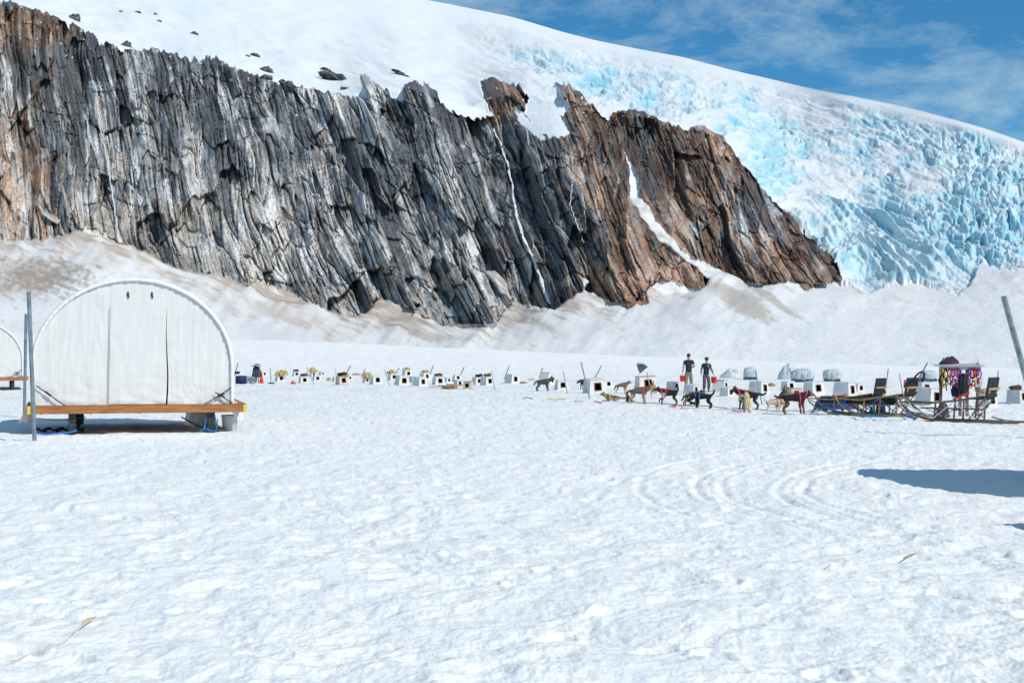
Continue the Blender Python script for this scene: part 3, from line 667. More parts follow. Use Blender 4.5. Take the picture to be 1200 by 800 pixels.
    # loose skirt ends hanging past the deck corners
    for sx in (-1, 1):
        bm = BM(); g = []
        for k in range(9):
            z = .05 - .42 * k / 8; fl = .10 * (k / 8) * sx
            g.append([bm.verts.new((sx * (TW + .02) + fl + .09 * (i / 6 - .5) * (1 + k / 5) + .02 * math.sin(i * 2.4), .05 + .45 * i / 6, z + .04 * math.sin(i))) for i in range(7)])
        for k in range(8):
            for i in range(6): bm.faces.new((g[k][i], g[k][i + 1], g[k + 1][i + 1], g[k + 1][i]))
        obj('loose_skirt', bm, M_canvas, t, True)
    return t
def make_platform(label, group):
    p = thing('wooden_platform', label, 'platform', group=group)
    H = .62
    bm = BM(); box(bm, (0, 0, H - .085), (4.42, .045, .165)); obj('front_beam', bevel(bm, .006), M_wood, p)
    for sx in (-1, 1):
        bm = BM(); box(bm, (sx * 2.245, 0.001, H - .085), (.068, .048, .168)); obj('beam_end', bm, M_woodend, p)
    bm = BM()
    for k in range(34): box(bm, (0, .10 + k * .15, H - .005), (4.56, .135, .032))
    obj('deck_boards', bm, M_wood, p)
    bm = BM()
    for x in (-2.0, -1.0, 0, 1.0, 2.0): box(bm, (x, 2.6, H - .105), (.045, 5.1, .15))
    obj('joists', bm, M_ply, p)
    for x in (-1.38, 1.52):
        for y in (.18, 2.6, 4.9):
            bm = BM(); box(bm, (x, y, .22), (.15, .15, .56)); box(bm, (x, y, .475), (.27, .22, .06)); f = obj('leg', bevel(bm, .008), M_post, p)
            bm = BM()
            for z in (.12, .2, .3): box(bm, (x, y - .01, z), (.17, .16, .035))
            obj('ratchet_strap', bm, M_strap if y > 1 else M_post, f)
    return p
RZT = math.atan(443 / F)
def place_local(base, rz, lx, ly, lz=0):
    return base + Vector((lx * math.cos(rz) - ly * math.sin(rz), lx * math.sin(rz) + ly * math.cos(rz), lz))
tb = gpoint(163, 508.5)
tent = make_tent('large white canvas arch tent with door flap and dark slit, on timber platform', 'white arch tents')
plat = make_platform('orange timber platform on dark legs carrying the large white tent', 'tent platforms')
plat.location = tb; plat.rotation_euler.z = RZT
tent.location = place_local(tb, RZT, -.10, .12, .632); tent.rotation_euler.z = RZT
b2 = gpoint(-24, 457); r2 = math.atan(620 / F)
p2 = copy_tree(plat); p2.location = b2; p2.rotation_euler.z = r2; p2['label'] = 'distant timber platform cut off by the left edge of the photo'
t2 = copy_tree(tent); t2.location = place_local(b2, r2, -.1, .12, .632); t2.rotation_euler.z = r2; t2['label'] = 'smaller looking distant white tent half cut off at the left edge'
# the neighbour just off the right edge, whose shadow lies on the snow
p3 = copy_tree(plat); p3.location = (7.62, 17.2, 0); p3.rotation_euler.z = math.radians(-90); p3['label'] = 'timber platform just outside the right edge under a third tent'
t3 = copy_tree(tent); t3.location = (7.74, 17.2, .632); t3.rotation_euler.z = math.radians(-90); t3['label'] = 'third tent just outside the right edge, known by its shadow'

cr = BM(); box(cr, (0, 0, .24), (.55, .42, .46)); bevel(cr, .02, 2); o = obj('shadow_crate', cr, M_ply); o.location = (5.62, 13.45, 0); o.rotation_euler.z = .3  # unseen crate, added to cast the small shadow at the right edge
tag(o, 'unseen plywood crate added outside the right edge to cast the small shadow', 'crate')
# under and beside the platform
bm = BM()
rnd = random.Random(5)
for k in range(9):                                   # hanging pale skirt strips under the right side
    x = 1.0 + k * .075; y = .6 + .12 * k; g = []
    for q in range(6): g.append([bm.verts.new((x + .05 * i + .02 * math.sin(q * 1.3 + k), y + .03 * math.sin(i + q), .60 - .09 * q * (1 + .12 * math.sin(k * 2)))) for i in range(3)])
    for q in range(5):
        for i in range(2): bm.faces.new((g[q][i], g[q][i + 1], g[q + 1][i + 1], g[q + 1][i]))
sk = obj('hanging_skirt', bm, mat('dirty_white_sheet', (.52, .52, .50), .8, .2, 4), None, True); sk.location = tb; sk.rotation_euler.z = RZT
tag(sk, 'dirty white sheeting hanging in strips under the platform, right side', 'sheeting')
t_ = gpoint(120, 501)
bm = BM(); g = []
for i in range(24):
    row = []
    for k in range(7):
        x = i / 23 * 1.05; y = k / 6 * .55
        row.append(bm.verts.new((x, y, .05 + .09 * abs(math.sin(i * .55 + k * .3)) * (1 - abs(k / 6 - .5)) + .02 * math.sin(k * 2.2 + i))))
    g.append(row)
for i in range(23):
    for k in range(6): bm.faces.new((g[i][k], g[i + 1][k], g[i + 1][k + 1], g[i][k + 1]))
o = obj('black_tarp', bm, M_blackf, None, True); o.location = place_local(tb, RZT, -2.2, .35); o.rotation_euler.z = RZT
tag(o, 'black plastic tarp bunched on the snow under the left end of the platform', 'tarp')
bm = BM(); lathe(bm, [(.0, 0), (.15, 0), (.155, .02), (.175, .33), (.187, .34), (.187, .37), (.17, .37), (.165, .34), (.0, .33)], 28)
bk = thing('bucket', 'grey white bucket standing under the right end of the big platform', 'bucket', place_local(tb, RZT, 1.95, .55, .0))
obj('pail', bm, M_bucket, bk, True)
bm = BM(); tube(bm, [(.18 * math.cos(a * .3), .02 - .05 * math.sin(a * .3), .33 - .12 * math.sin(a * .3)) for a in range(0, 11)], .006, 5); obj('handle', bm, M_galv, bk)
def rope(name, pts, r, m, label, cat='rope', group=None):
    bm = BM(); tube(bm, pts, r, 5); o = obj(name, bm, m, None, True); tag(o, label, cat, group); return o
L = lambda x, y, z=0: place_local(tb, RZT, x, y, z)
rope('rope', [L(-2.08, -.15, .06), L(-1.9, -.12, .03), L(-1.6, -.05, .05), L(-1.42, .02, .06), L(-1.28, .06, .10)], .018, M_rope, 'blue rope from the left pipe foot to the left platform leg')
rope('rope', [L(1.28, .0, .05), L(1.38, .02, .10), L(1.42, .04, .35), L(1.36, .03, .12), L(1.5, -.04, .06), L(1.62, .0, .04), L(1.66, .05, .3)], .016, M_rope, 'blue rope tangled round the right platform leg')
rope('cable', [L(-2.2, .25, .36), L(-1.9, .3, .33), L(-1.5, .3, .32), L(-1.1, .3, .36)], .012, M_strap, 'black cable slung under the left end of the platform')
rope('cable', [L(.9, .4, .34), L(1.1, .5, .22), L(1.35, .5, .10), L(1.55, .4, .08), L(1.85, .2, .10)], .016, M_strap, 'black cable drooping behind the right platform leg')
# steel pipes
def pipe(x0, y0, x1, y1, r, label, group=None, ground=None, m=M_galv, cat='pole', name='steel_pipe', sink=.15):
    """upright stuck in the snow: foot seen at pixel (x1, y1), head at (x0, y0)"""
    g = gpoint(x1 if ground is None else ground[0], y1 if ground is None else ground[1]); d = g.y
    top = at(x0, y0, d + .25); bot = g - (top - g).normalized() * sink
    bm = BM(); tube(bm, [bot - g, (top - g) * .5, top - g], r, 10); o = obj(name, bm, m); o.location = g
    tag(o, label, cat, group); return o
a = pipe(33.6, 342, 40.5, 516, .042, 'tall grey steel pipe leaning in front of the big tent corner', 'steel pipes in the snow')
b = pipe(30.6, 368, 28.5, 489, .042, 'shorter dark steel pipe standing upright left of the big tent', 'steel pipes in the snow')
c = pipe(1176, 347, 1221, 512, .058, 'thick steel pipe leaning in from the right edge of the photo', 'steel pipes in the snow')

# ================================================================ DOG HOUSES
def make_house(m, trim=M_frame, roofm=None, label='', rough=False):
    h = thing('dog_house', label, 'dog house', group='dog houses scattered over the snow')
    bm = BM(); box(bm, (0, 0, .33), (1, .95, .70), taper=(.80, .84)); 
    front = [f for f in bm.faces if f.normal.y < -.8] if False else None
    bm.normal_update(); front = min(bm.faces, key=lambda f: f.calc_center_median().y)
    # opening
    c = front.calc_center_median(); vs = list(front.verts); ins = []
    for v in vs: ins.append(bm.verts.new((c.x + (v.co.x - c.x) * .40, c.y + (v.co.y - c.y) * .48 - .001, .36 + (v.co.z - c.z) * .48)))
    dp = [bm.verts.new((v.co.x, .30, v.co.z)) for v in ins]
    bm.faces.remove(front); n = 4; dark = []
    for i in range(n):
        bm.faces.new((vs[i], vs[(i + 1) % n], ins[(i + 1) % n], ins[i])); dark.append(bm.faces.new((ins[i], ins[(i + 1) % n], dp[(i + 1) % n], dp[i])))
    dark.append(bm.faces.new(dp))
    for f in dark: f.material_index = 1  # cavity walls carry the interior shade as colour
    bmesh.ops.recalc_face_normals(bm, faces=bm.faces)
    s = obj('shell', bm, m, h); s.data.materials.append(M_inner_shade)
    bm = BM()
    ic = [Vector(v) for v in ((-.20, -.455, .19), (.20, -.455, .19), (.18, -.43, .53), (-.18, -.43, .53))]
    for i in range(4): tube(bm, [ic[i] + Vector((0, -.01, 0)), ic[(i + 1) % 4] + Vector((0, -.01, 0))], .020, 6)
    obj('doorway_trim', bm, trim, h)
    bm = BM(); box(bm, (0, 0, .695), (.88, .88, .035), (.02, .01, 0)); obj('roof', bevel(bm, .012), roofm or m, h)
    bm = BM(); box(bm, (0, 0, -.005), (1.04, .99, .06)); obj('base_rim', bevel(bm, .01), trim if rough else m, h)
    return h
HP = {}
def house(key, px_, py_, wpx, label, rz=35, tilt=(0, 0)):
    kw = {'w': (M_house,), 'g': (M_houseg,), 'b': (M_houseb, M_frame, M_ply), 'p': (M_house, M_frame, M_ply)}[key]
    g = gpoint(px_, py_); s = wpx / 1.34 * g.y / F
    if key not in HP: HP[key] = make_house(*kw, rough=key in 'bp'); o = HP[key]
    else: o = copy_tree(HP[key])
    o['label'] = label; o.location = g; o.scale = (s, s, s * 1.16); o.rotation_euler = (math.radians(tilt[0] + random.uniform(-3, 3)), math.radians(tilt[1] + random.uniform(-3.5, 3.5)), math.radians(rz + random.uniform(-11, 11)))
    o.location.z -= .03 * s; ROOFS.append((px_, py_, g, s * .71 * 1.16, s, o.rotation_euler.z))
    return o
HS = []; ROOFS = []
hd = [
 ('w', 309, 440.5, 9, 'small white dog house just right of the leaning gear at far left'),
 ('w', 328, 447, 13, 'dog house with straw heaped behind, left of the red bag'),
 ('g', 347, 441, 10, 'dog house with dark roof behind the red bag'),
 ('w', 356, 449, 14, 'dog house with a dark dog on its roof, right of the red bag'),
 ('w', 371, 446.5, 12, 'dog house with a thin stake leaning across its front'),
 ('w', 377, 440, 8, 'small half hidden dog house behind the one with the leaning stake'),
 ('g', 366, 441, 9, 'dog house under a straw heap behind the leaning stake'),
 ('g', 393.5, 447, 9, 'narrow grey dog house at left behind the dirty one with a black roof bundle'),
 ('b', 401, 450.5, 17, 'dirty cream dog house with a black bundle on its roof'),
 ('w', 409, 445, 9, 'dog house half hidden at right behind the dirty cream one'),
 ('g', 429, 448, 9, 'narrow dog house in grey shade tucked behind the pair near the stake'),
 ('w', 441, 450, 17, 'clean white dog house in front of the straw heap left of centre'),
 ('w', 460, 445, 13, 'dog house with golden straw on top behind a thin upright stake'),
 ('w', 477, 441, 13, 'farthest dog house with straw on its roof in the middle cluster'),
 ('w', 471, 451, 19, 'large white dog house in front of the farthest straw roofed one'),
 ('g', 484, 448, 12, 'dog house squeezed between the two large front ones'),
 ('w', 492, 452, 18, 'large white dog house with plain roof, right one of the front pair'),
 ('w', 498, 445, 14, 'dog house with a curled tan dog on its roof'),
 ('w', 514, 451, 17, 'dog house with a dark curled dog on top, left of the boards'),
 ('w', 524.5, 448, 10, 'dog house half hidden right of the dark curled dog'),
 ('b', 549, 455.5, 15, 'dirty brownish dog house turned sideways beside the boards', -20),
 ('g', 537, 452, 12, 'grey sided dog house between the tipped one and the brownish one'),
 ('w', 559, 450, 14, 'dog house left behind the one with dogs on its roof'),
 ('w', 571, 451, 17, 'dog house right of its neighbour under the dark dogs, beside the upright stake'),
 ('w', 600, 449, 18, 'lone white dog house with a shadow on the open snow right of centre'),
 ('w', 658, 456.5, 19, 'dog house with orange brown doorway behind an upright stake', 12),
 ('w', 711, 454, 15, 'dog house half hidden behind the crooked one beside the long stakes'),
 ('p', 757, 458, 30, 'wide wooden topped dog house under the upright shovel', 8),
 ('g', 789, 457, 17, 'dog house with large grey side left behind the standing man', 50),
 ('g', 810, 462, 20, 'dog house with sloping grey side below the standing man', 55),
 ('p', 844, 458, 22, 'brown wooden dog house behind the right hand bucket', 55),
 ('w', 852, 464, 18, 'dog house in front of the brown wooden one', 45),
 ('w', 889, 462, 26, 'dog house behind the cream sitting dog and a leaning stake', 40),
 ('w', 924, 457, 18, 'dog house roof showing between the silver drums and the black dog'),
 ('b', 931, 467, 21, 'dirty dog house with wide doorway behind the dog in pink harness', 10),
 ('w', 954, 462, 26, 'big white dog house below the middle silver drum', 30),
 ('w', 990, 465, 30, 'white dog house behind the first sledge', 40),
 ('w', 1005, 459, 17, 'dog house behind the black seat back of the first sledge', 30),
 ('g', 1033, 463, 14, 'grey dog house beside the tan dog between the sledges', 40),
 ('w', 1088, 474, 34, 'dog house behind the curved nose of the last sledge', 30),
 ('g', 1081, 461, 24, 'dog house below the farthest right silver drum', 35),
 ('w', 1156, 476, 26, 'tapered white dog house with a rusty base right of the rack', 48),
 ('g', 1192, 472, 26, 'dog house at the right edge with dark dogs on its roof', 45),
]
for a in hd:
    HS.append(house(*a[:5], rz=a[5] if len(a) > 5 else 35))
house('w', 535, 446.5, 12, 'white dog house tipped backwards on a heap by the boards', 30, (-14, 16))
house('w', 640, 450, 21, 'dog house tipped up on its edge behind the dark standing dog', 60, (0, 24))
house('w', 697, 461, 30, 'crooked white dog house with a huge doorway beside the long stakes', 28, (0, -4))

def snap(px_, py_, g, z):
    # rest on the roof of the nearest dog house
    if z <= 0: return g + Vector((0, 0, 0)), None
    b_ = min(ROOFS, key=lambda r: abs(r[0] - px_) + 1.5 * abs(r[1] - py_))
    if abs(b_[0] - px_) > 9: return g + Vector((0, 0, z * g.y / F)), None
    gg = b_[2]; return Vector((gg.x + max(-.25 * b_[4], min(.25 * b_[4], (px_ - b_[0]) * gg.y / F)), gg.y, gg.z + b_[3] - .05 * b_[4])), b_[4]
# ---------------------------------------------------------------- straw, stakes
def straw(px_, py_, wpx, hpx, label, zpx=0, m=M_straw, seed=0, dz=0):
    g = gpoint(px_, py_); s = g.y / F; W = wpx * s; Hh = hpx * s
    rr = random.Random(seed + int(px_)); bm = BM()
    bmesh.ops.create_icosphere(bm, subdivisions=3, radius=1)
    for v in bm.verts:
        q = 1 + .30 * rr.uniform(-1, 1); v.co = Vector((v.co.x * W * .45 * q, v.co.y * W * .35 * q, max(v.co.z, -.05) * Hh * .75 * q))
    for k in range(70):
        a_ = rr.uniform(0, 6.28); rad = rr.random() ** .5; p = Vector((math.cos(a_) * rad * W * .42, math.sin(a_) * rad * W * .32, Hh * .7 * (1 - rad * rad) ** .5))
        dr = Vector((rr.uniform(-1, 1), rr.uniform(-1, 1), rr.uniform(-.15, .7))).normalized() * W * rr.uniform(.12, .26)
        sd_ = dr.cross(Vector((0, 0, 1))).normalized() * W * .014
        bm.faces.new([bm.verts.new(p - sd_), bm.verts.new(p + dr), bm.verts.new(p + sd_)])
    o = obj('straw_heap', bm, m); o.location = snap(px_, py_, g, zpx)[0]; tag(o, label, 'straw', 'straw heaps in the dog yard'); return o
for a in [(330, 447, 17, 7, 'golden straw heap on the first straw topped house left of the red bag', 10), (366, 444, 14, 7, 'straw heap on the roof right behind the dark roof dog', 9), (402.5, 447, 12, 5.5, 'straw heap behind the dirty cream house with black bundle', 14.5),
          (418, 439, 12, 2, 'thin straw smear on bare snow between two leaning stakes', 0), (385.5, 446.5, 6, 6, 'small straw heap on snow left of the narrow grey house', 0), (436, 440, 10, 6, 'straw heap peeking out behind the clean white house', 5),
          (459, 445, 12, 5, 'golden straw on the roof behind an upright stake', 9.5), (476.5, 441, 10, 4, 'straw on the farthest house of the middle cluster', 9.5), (613, 449, 9, 2.4, 'brown straw on the snow right beside the lone white house', 0),
          (623, 445, 9, 1.6, 'faint straw patch left of the tipped up house', 0), (680, 447, 12, 2, 'straw patch on snow above the dark half hidden dog', 0), (527, 455, 22, 4, 'brown dirty straw bank in front of the tipped house', 0), (904, 452, 10, 4, 'brown straw mound right of the leaning stake behind cream dogs', 0), (1062, 452, 6, 3, 'straw beside the handlebar hoop of the second sledge', 0)]:
    straw(*a[:4], a[4], a[5], M_straw2 if 'brown' in a[4] else M_straw)
stakes = [(279, 425, 275, 440, 'stake leaning right above the navy crate at far left'), (316.7, 431, 317.5, 446, 'stake between the first and second dog house at left'), (359.7, 430, 368.3, 450, 'stake leaning left in front of a white dog house'), (393, 432, 395, 445, 'stake behind the left edge of the dirty cream house'),
          (411, 428, 404, 441, 'stake slanting right above the dirty cream house'), (428, 432, 423, 443, 'short stake slanting right beside the straw smear'), (451, 433, 456.7, 452, 'stake leaning left beside the golden straw roof'), (468, 431, 461, 442, 'stake slanting right above the golden straw roof'), (508, 428, 503, 441, 'stake slanting right above the curled tan dog'),
          (544, 430, 538, 443, 'stake slanting right above the tipped dog house'), (576, 435, 580, 457, 'stake upright in front of the snow beside the dark roof dogs'), (597, 428, 591, 444, 'thin stake above the lone white dog house'), (636, 431, 632, 442, 'stake sticking up behind the tipped up dog house'), (660, 435, 665, 461, 'stake crossing the orange brown doorway'),
          (681, 424, 691, 467, 'longest stake, leaning left in front of the crooked dog house'), (705, 428, 694, 449, 'stake slanting right behind the crooked dog house'), (758, 436, 764, 465, 'stake crossing the wooden topped dog house'), (885, 433, 893, 473, 'stake leaning left beside the cream sitting dog'),
          (1041, 432, 1038, 454, 'stake rising left of the handlebar hoop'), (1054, 438, 1058, 462, 'stake rising inside the handlebar hoop'), (1087, 425, 1060, 472, 'thick stake slanting right between the last two sledges'), (1170, 434, 1167, 462, 'stake standing right of the harness rack')]
for a in stakes:
    g = gpoint(a[2], a[3]); pipe(a[0], a[1], a[2], a[3], max(.022, .62 * g.y / F) * (1.25 if 'hick' in a[4] or 'longest' in a[4] else 1), a[4], 'marker stakes among the dog houses', cat='stake', name='stake')

# ================================================================ DOGS
def skin_mesh(name, pts, edges, rad, sub=2, fat=1.0):
    me = bpy.data.meshes.new(name); me.from_pydata([tuple(p) for p in pts], edges, []); o = bpy.data.objects.new(name, me); COL.objects.link(o)
    sm_ = o.modifiers.new('s', 'SKIN'); sm_.use_smooth_shade = True; sm_.branch_smoothing = .3
    for v, r in zip(me.skin_vertices[0].data, rad): v.radius = tuple(q * fat for q in (r if isinstance(r, tuple) else (r, r))); v.use_root = False
    # a root for every island
    seen = set(); adj = {i: [] for i in range(len(pts))}
    for a_, b_ in edges: adj[a_].append(b_); adj[b_].append(a_)
    for i in range(len(pts)):
        if i in seen: continue
        me.skin_vertices[0].data[i].use_root = True; st = [i]
        while st:
            q = st.pop()
            if q in seen: continue
            seen.add(q); st += adj[q]
    sb = o.modifiers.new('u', 'SUBSURF'); sb.levels = sub; sb.render_levels = sub
    dg = bpy.context.evaluated_depsgraph_get(); ev = o.evaluated_get(dg); nm = bpy.data.meshes.new_from_object(ev, depsgraph=dg)
    bpy.data.objects.remove(o); bpy.data.meshes.remove(me)
    return nm
M_fur = attr_mat('dog_fur', rough=.85, spec=.15, bumps=[(60, .6, .01, (1, 1, 1))], mult=(14, .22, (1, 1, 1), (0, 0, 0)))
COATS = {  # back, legs and belly, face, tail
 'black': ((.022, .020, .022), (.03, .026, .025), (.03, .027, .026), (.02, .02, .02)),
 'blacktan': ((.022, .020, .020), (.12, .08, .05), (.20, .14, .09), (.03, .025, .02)),
 'greytan': ((.13, .11, .09), (.44, .33, .21), (.40, .30, .20), (.12, .09, .07)),
 'grey': ((.075, .075, .08), (.11, .10, .10), (.08, .08, .08), (.06, .06, .06)),
 'browntan': ((.055, .042, .035), (.24, .16, .10), (.12, .08, .06), (.05, .04, .03)),
 'cream': ((.62, .54, .40), (.66, .60, .48), (.64, .56, .42), (.62, .55, .42)),
 'white': ((.52, .47, .39), (.68, .64, .56), (.60, .55, .46), (.66, .62, .54)),
 'tan': ((.42, .28, .15), (.52, .39, .24), (.45, .32, .19), (.40, .27, .15)),
 'blackwhite': ((.022, .02, .02), (.05, .045, .04), (.06, .05, .05), (.02, .02, .02)),
}
def dog_skel(pose, tail, head=(0, 0)):
    P_ = []; E_ = []; Rr = []
    def add(p, r, par=None):
        P_.append(p); Rr.append(r); i = len(P_) - 1
        if par is not None: E_.append((par, i))
        return i
    hx, hz = head; hx -= .035; hz -= .05
    if pose == 'stand' or pose == 'lift':
        pel = add((-.27, 0, .50), (.078, .088)); bel = add((-.06, 0, .49), (.080, .092), pel); ch = add((.13, 0, .46), (.090, .125), bel); sh = add((.25, 0, .53), (.072, .10), ch)
        nk = add((.36 + hx * .4, 0, .62 + hz * .5), .062, sh); hd_ = add((.45 + hx, 0, .70 + hz), .068, nk); mz = add((.55 + hx, 0, .67 + hz * 1.1), .036, hd_); add((.61 + hx, 0, .66 + hz * 1.1), .022, mz)
        hips = [(-.28, .40), ] ; fr = True
    elif pose == 'sit':
        pel = add((-.20, 0, .16), (.10, .11)); bel = add((-.10, 0, .30), (.095, .10), pel); ch = add((.03, 0, .45), (.09, .115), bel); sh = add((.08, 0, .56), (.07, .08), ch)
        nk = add((.11, 0, .66), .06, sh); hd_ = add((.16 + hx, 0, .76 + hz), .07, nk); mz = add((.26 + hx, 0, .73 + hz), .036, hd_); add((.32 + hx, 0, .72 + hz), .022, mz)
    else:  # lie
        pel = add((-.30, 0, .14), (.09, .10)); bel = add((-.08, 0, .15), (.085, .095), pel); ch = add((.12, 0, .17), (.09, .11), bel); sh = add((.24, 0, .22), (.07, .09), ch)
        nk = add((.32, 0, .30), .06, sh); hd_ = add((.40 + hx, 0, .38 + hz), .068, nk); mz = add((.50 + hx, 0, .35 + hz), .036, hd_); add((.56 + hx, 0, .34 + hz), .022, mz)
    T0 = P_[pel]
    tp = {'down': [(-.10, .0), (-.18, -.10), (-.22, -.22)], 'up': [(-.10, .03), (-.18, .13), (-.20, .26)], 'curl': [(-.10, .05), (-.14, .16), (-.08, .24), (-.0, .25)], 'back': [(-.10, .01), (-.22, -.02), (-.36, .05)], 'under': [(-.09, -.06), (-.13, -.2), (-.22, -.28)]}[tail]
    pr = pel
    for k, (dx, dz) in enumerate(tp): pr = add((T0[0] + dx, 0, max(.03, T0[2] + dz)), [.032, .028, .020, .014][k], pr)
    for s in (-1, 1):
        y = s * .075
        if pose in ('stand', 'lift'):
            j = .03 * s
            a_ = add((-.27, y * .9, .42), (.052, .062), pel); b_ = add((-.21 + j, y * 1.1, .30), .044, a_); c_ = add((-.35 + j, y * 1.1, .16), .022, b_); d_ = add((-.31 + j, y * 1.1, .03), .021, c_); add((-.26 + j, y * 1.1, .02), .020, d_)
            a_ = add((.19, y * .9, .40), (.048, .055), ch); 
            if pose == 'lift' and s > 0: b_ = add((.24, y, .29), .032, a_); c_ = add((.37, y, .22), .022, b_); add((.36, y, .12), .022, c_)
            else: b_ = add((.17 - j, y, .28), .033, a_); c_ = add((.20 - j, y, .14), .021, b_); d_ = add((.20 - j, y, .03), .021, c_); add((.25 - j, y, .02), .020, d_)
        elif pose == 'sit':
            a_ = add((-.12, s * .11, .17), (.07, .07), pel); b_ = add((.0, s * .13, .16), .045, a_); c_ = add((-.08, s * .13, .04), .024, b_); add((.03, s * .13, .025), .024, c_)
            a_ = add((.07, s * .075, .40), (.045, .05), ch); b_ = add((.08, s * .08, .26), .032, a_); c_ = add((.10, s * .08, .12), .022, b_); d_ = add((.10, s * .08, .03), .021, c_); add((.15, s * .08, .02), .020, d_)
        else:
            a_ = add((-.22, s * .11, .12), (.06, .06), pel); b_ = add((-.10, s * .15, .10), .04, a_); c_ = add((-.22, s * .17, .03), .022, b_); add((-.10, s * .17, .025), .02, c_)
            a_ = add((.18, s * .09, .12), (.045, .05), ch); b_ = add((.14, s * .11, .04), .032, a_); c_ = add((.32, s * .10, .03), .024, b_); add((.42, s * .10, .025), .022, c_)
    return P_, E_, Rr, P_[hd_], pel, ch
def make_dog(px_, py_, length_px, label, coat='black', pose='stand', tail='down', face=1, yaw=0, harness=None, head=(0, 0), lift_px=0, group='sled dogs waiting in the yard', hpx=None):
    g = gpoint(px_, py_); s = length_px * g.y / F / .90
    if hpx: s = hpx * g.y / F / {'stand': .74, 'lift': .74, 'sit': .80, 'lie': .46}[pose]
    P_, E_, Rr, H_, pel, ch = dog_skel(pose, tail, head)
    nm = skin_mesh('dog', P_, E_, Rr, fat=1.38)
    bm = BM(); bm.from_mesh(nm); bpy.data.meshes.remove(nm)
    nbody = len(bm.verts)
    for sy in (-1, 1):   # ears, eyes, nose
        e = [bm.verts.new((H_[0] + dx, sy * dy, H_[2] + dz)) for dx, dy, dz in ((.02, .045, .045), (-.035, .05, .04), (-.005, .068, .03), (-.01, .055, .112))]
        for q in ((0, 1, 3), (1, 2, 3), (2, 0, 3)): bm.faces.new([e[i] for i in q])
    for f in bm.faces: f.smooth = True
    me = bpy.data.meshes.new('dog'); bm.to_mesh(me); bm.free()
    ca = me.color_attributes.new('col', 'FLOAT_COLOR', 'POINT'); n = len(me.vertices); co = np.zeros(n * 3, np.float32); me.vertices.foreach_get('co', co); co = co.reshape(-1, 3).astype(float)
    bk_, lg, fc, tl = [np.array(c_) for c_ in COATS[coat]]
    low = {'stand': .36, 'lift': .36, 'sit': .26, 'lie': .13}[pose]
    nz = fbm(co[:, 0] * 7 + px_, co[:, 2] * 7 + co[:, 1] * 4, 2, int(px_)) * .07
    wl = sstep(low + .05, low - .05, co[:, 2] + nz)[:, None]
    c = bk_ * (1 - wl) + lg * wl
    wf = sstep(H_[0] - .02, H_[0] + .06, co[:, 0])[:, None] * (co[:, 2] > H_[2] - .12)[:, None]; c = c * (1 - wf) + fc * wf
    wt = sstep(P_[pel][0] - .08, P_[pel][0] - .12, co[:, 0])[:, None] * (co[:, 2] > .1)[:, None] * (np.abs(co[:, 1]) < .04)[:, None]; c = c * (1 - wt) + tl * wt
    nose = np.hypot(co[:, 0] - H_[0] - .17, co[:, 2] - H_[2] + .03) < .035; c[nose] = (.015, .015, .015)
    for sy in (-1, 1):
        eye = np.sqrt((co[:, 0] - H_[0] - .06) ** 2 + (co[:, 2] - H_[2] - .02) ** 2 + (co[:, 1] - sy * .04) ** 2) < .016; c[eye] = (.012, .01, .01)
    if coat == 'blackwhite':
        bib = (co[:, 0] > .16) & (co[:, 2] < .5) & (co[:, 2] > .3); c[bib] = (.5, .46, .4)
    ca.data.foreach_set('color', np.concatenate([c, np.ones((n, 1))], 1).astype(np.float32).ravel())
    me.materials.append(M_fur); o = bpy.data.objects.new('dog', me); COL.objects.link(o)
    o.location = (g.x, g.y, g.z + lift_px * g.y / F - .005); o.scale = (s, s, s); o.rotation_euler.z = math.radians((0 if face > 0 else 180) + yaw)
    tag(o, label, 'dog', group)
    if harness:
        bm = BM()
        if pose in ('stand', 'lift'):
            rings = [((.12, .47), .125, .172, .10), ((.29, .56), .10, .130, -.45)]
            top = [(.27, 0, .675), (.14, 0, .645), (0, 0, .63), (-.2, 0, .625)]
        elif pose == 'sit':
            rings = [((.02, .44), .128, .158, -.9), ((.10, .62), .10, .105, -1.0)]; top = [(.0, 0, .64), (-.10, 0, .5), (-.19, 0, .38), (-.26, 0, .24)]
        else:
            rings = [((.10, .18), .13, .15, .0), ((.28, .26), .10, .12, -.5)]; top = [(.22, 0, .33), (.1, 0, .30), (-.1, 0, .265), (-.3, 0, .25)]
        for (cx, cz), ry, rz_, tl_ in rings:
            loop = []
            for k in range(20):
                a_ = 2 * math.pi * k / 19; u = Vector((rz_ * math.sin(tl_) * -math.sin(a_), ry * math.cos(a_), rz_ * math.cos(tl_) * math.sin(a_)))
                loop.append(Vector((cx, 0, cz)) + u)
            tube(bm, loop, .022, 6)
        for sy in (-.03, .03): tube(bm, [(p[0], sy, p[2] - .012) for p in top], .016, 6)
        hb = obj('harness', bm, MCOL[harness], o, True)
    return o
make_dog(637, 458, 21, 'dark grey dog standing alone in profile before the tipped up house', 'grey', 'stand', 'down', 1, 0)
make_dog(685, 456, 17, 'dark brown dog half hidden behind the longest stake', 'browntan', 'stand', 'down', -1, 20, head=(-.02, -.18))
make_dog(729, 461, 19, 'thin grey tan dog without harness standing behind the lying dog', 'greytan', 'stand', 'under', 1, 10)
make_dog(717, 470, 25, 'grey tan dog lying on the snow in a yellow harness', 'greytan', 'lie', 'back', -1, 0, 'yellow')
make_dog(736, 471.5, 20, 'black dog sitting on the snow in a red harness', 'black', 'sit', 'back', -1, -30, 'pink', hpx=12.5)
make_dog(749, 473, 28, 'tan dog in red harness with its head turned from the black sitting dog', 'greytan', 'stand', 'down', 1, -8, 'red')
make_dog(743, 452, 9, 'black head and shoulders of a dog inside the wooden topped house', 'black', 'sit', 'down', 1, -90, hpx=12) if False else None
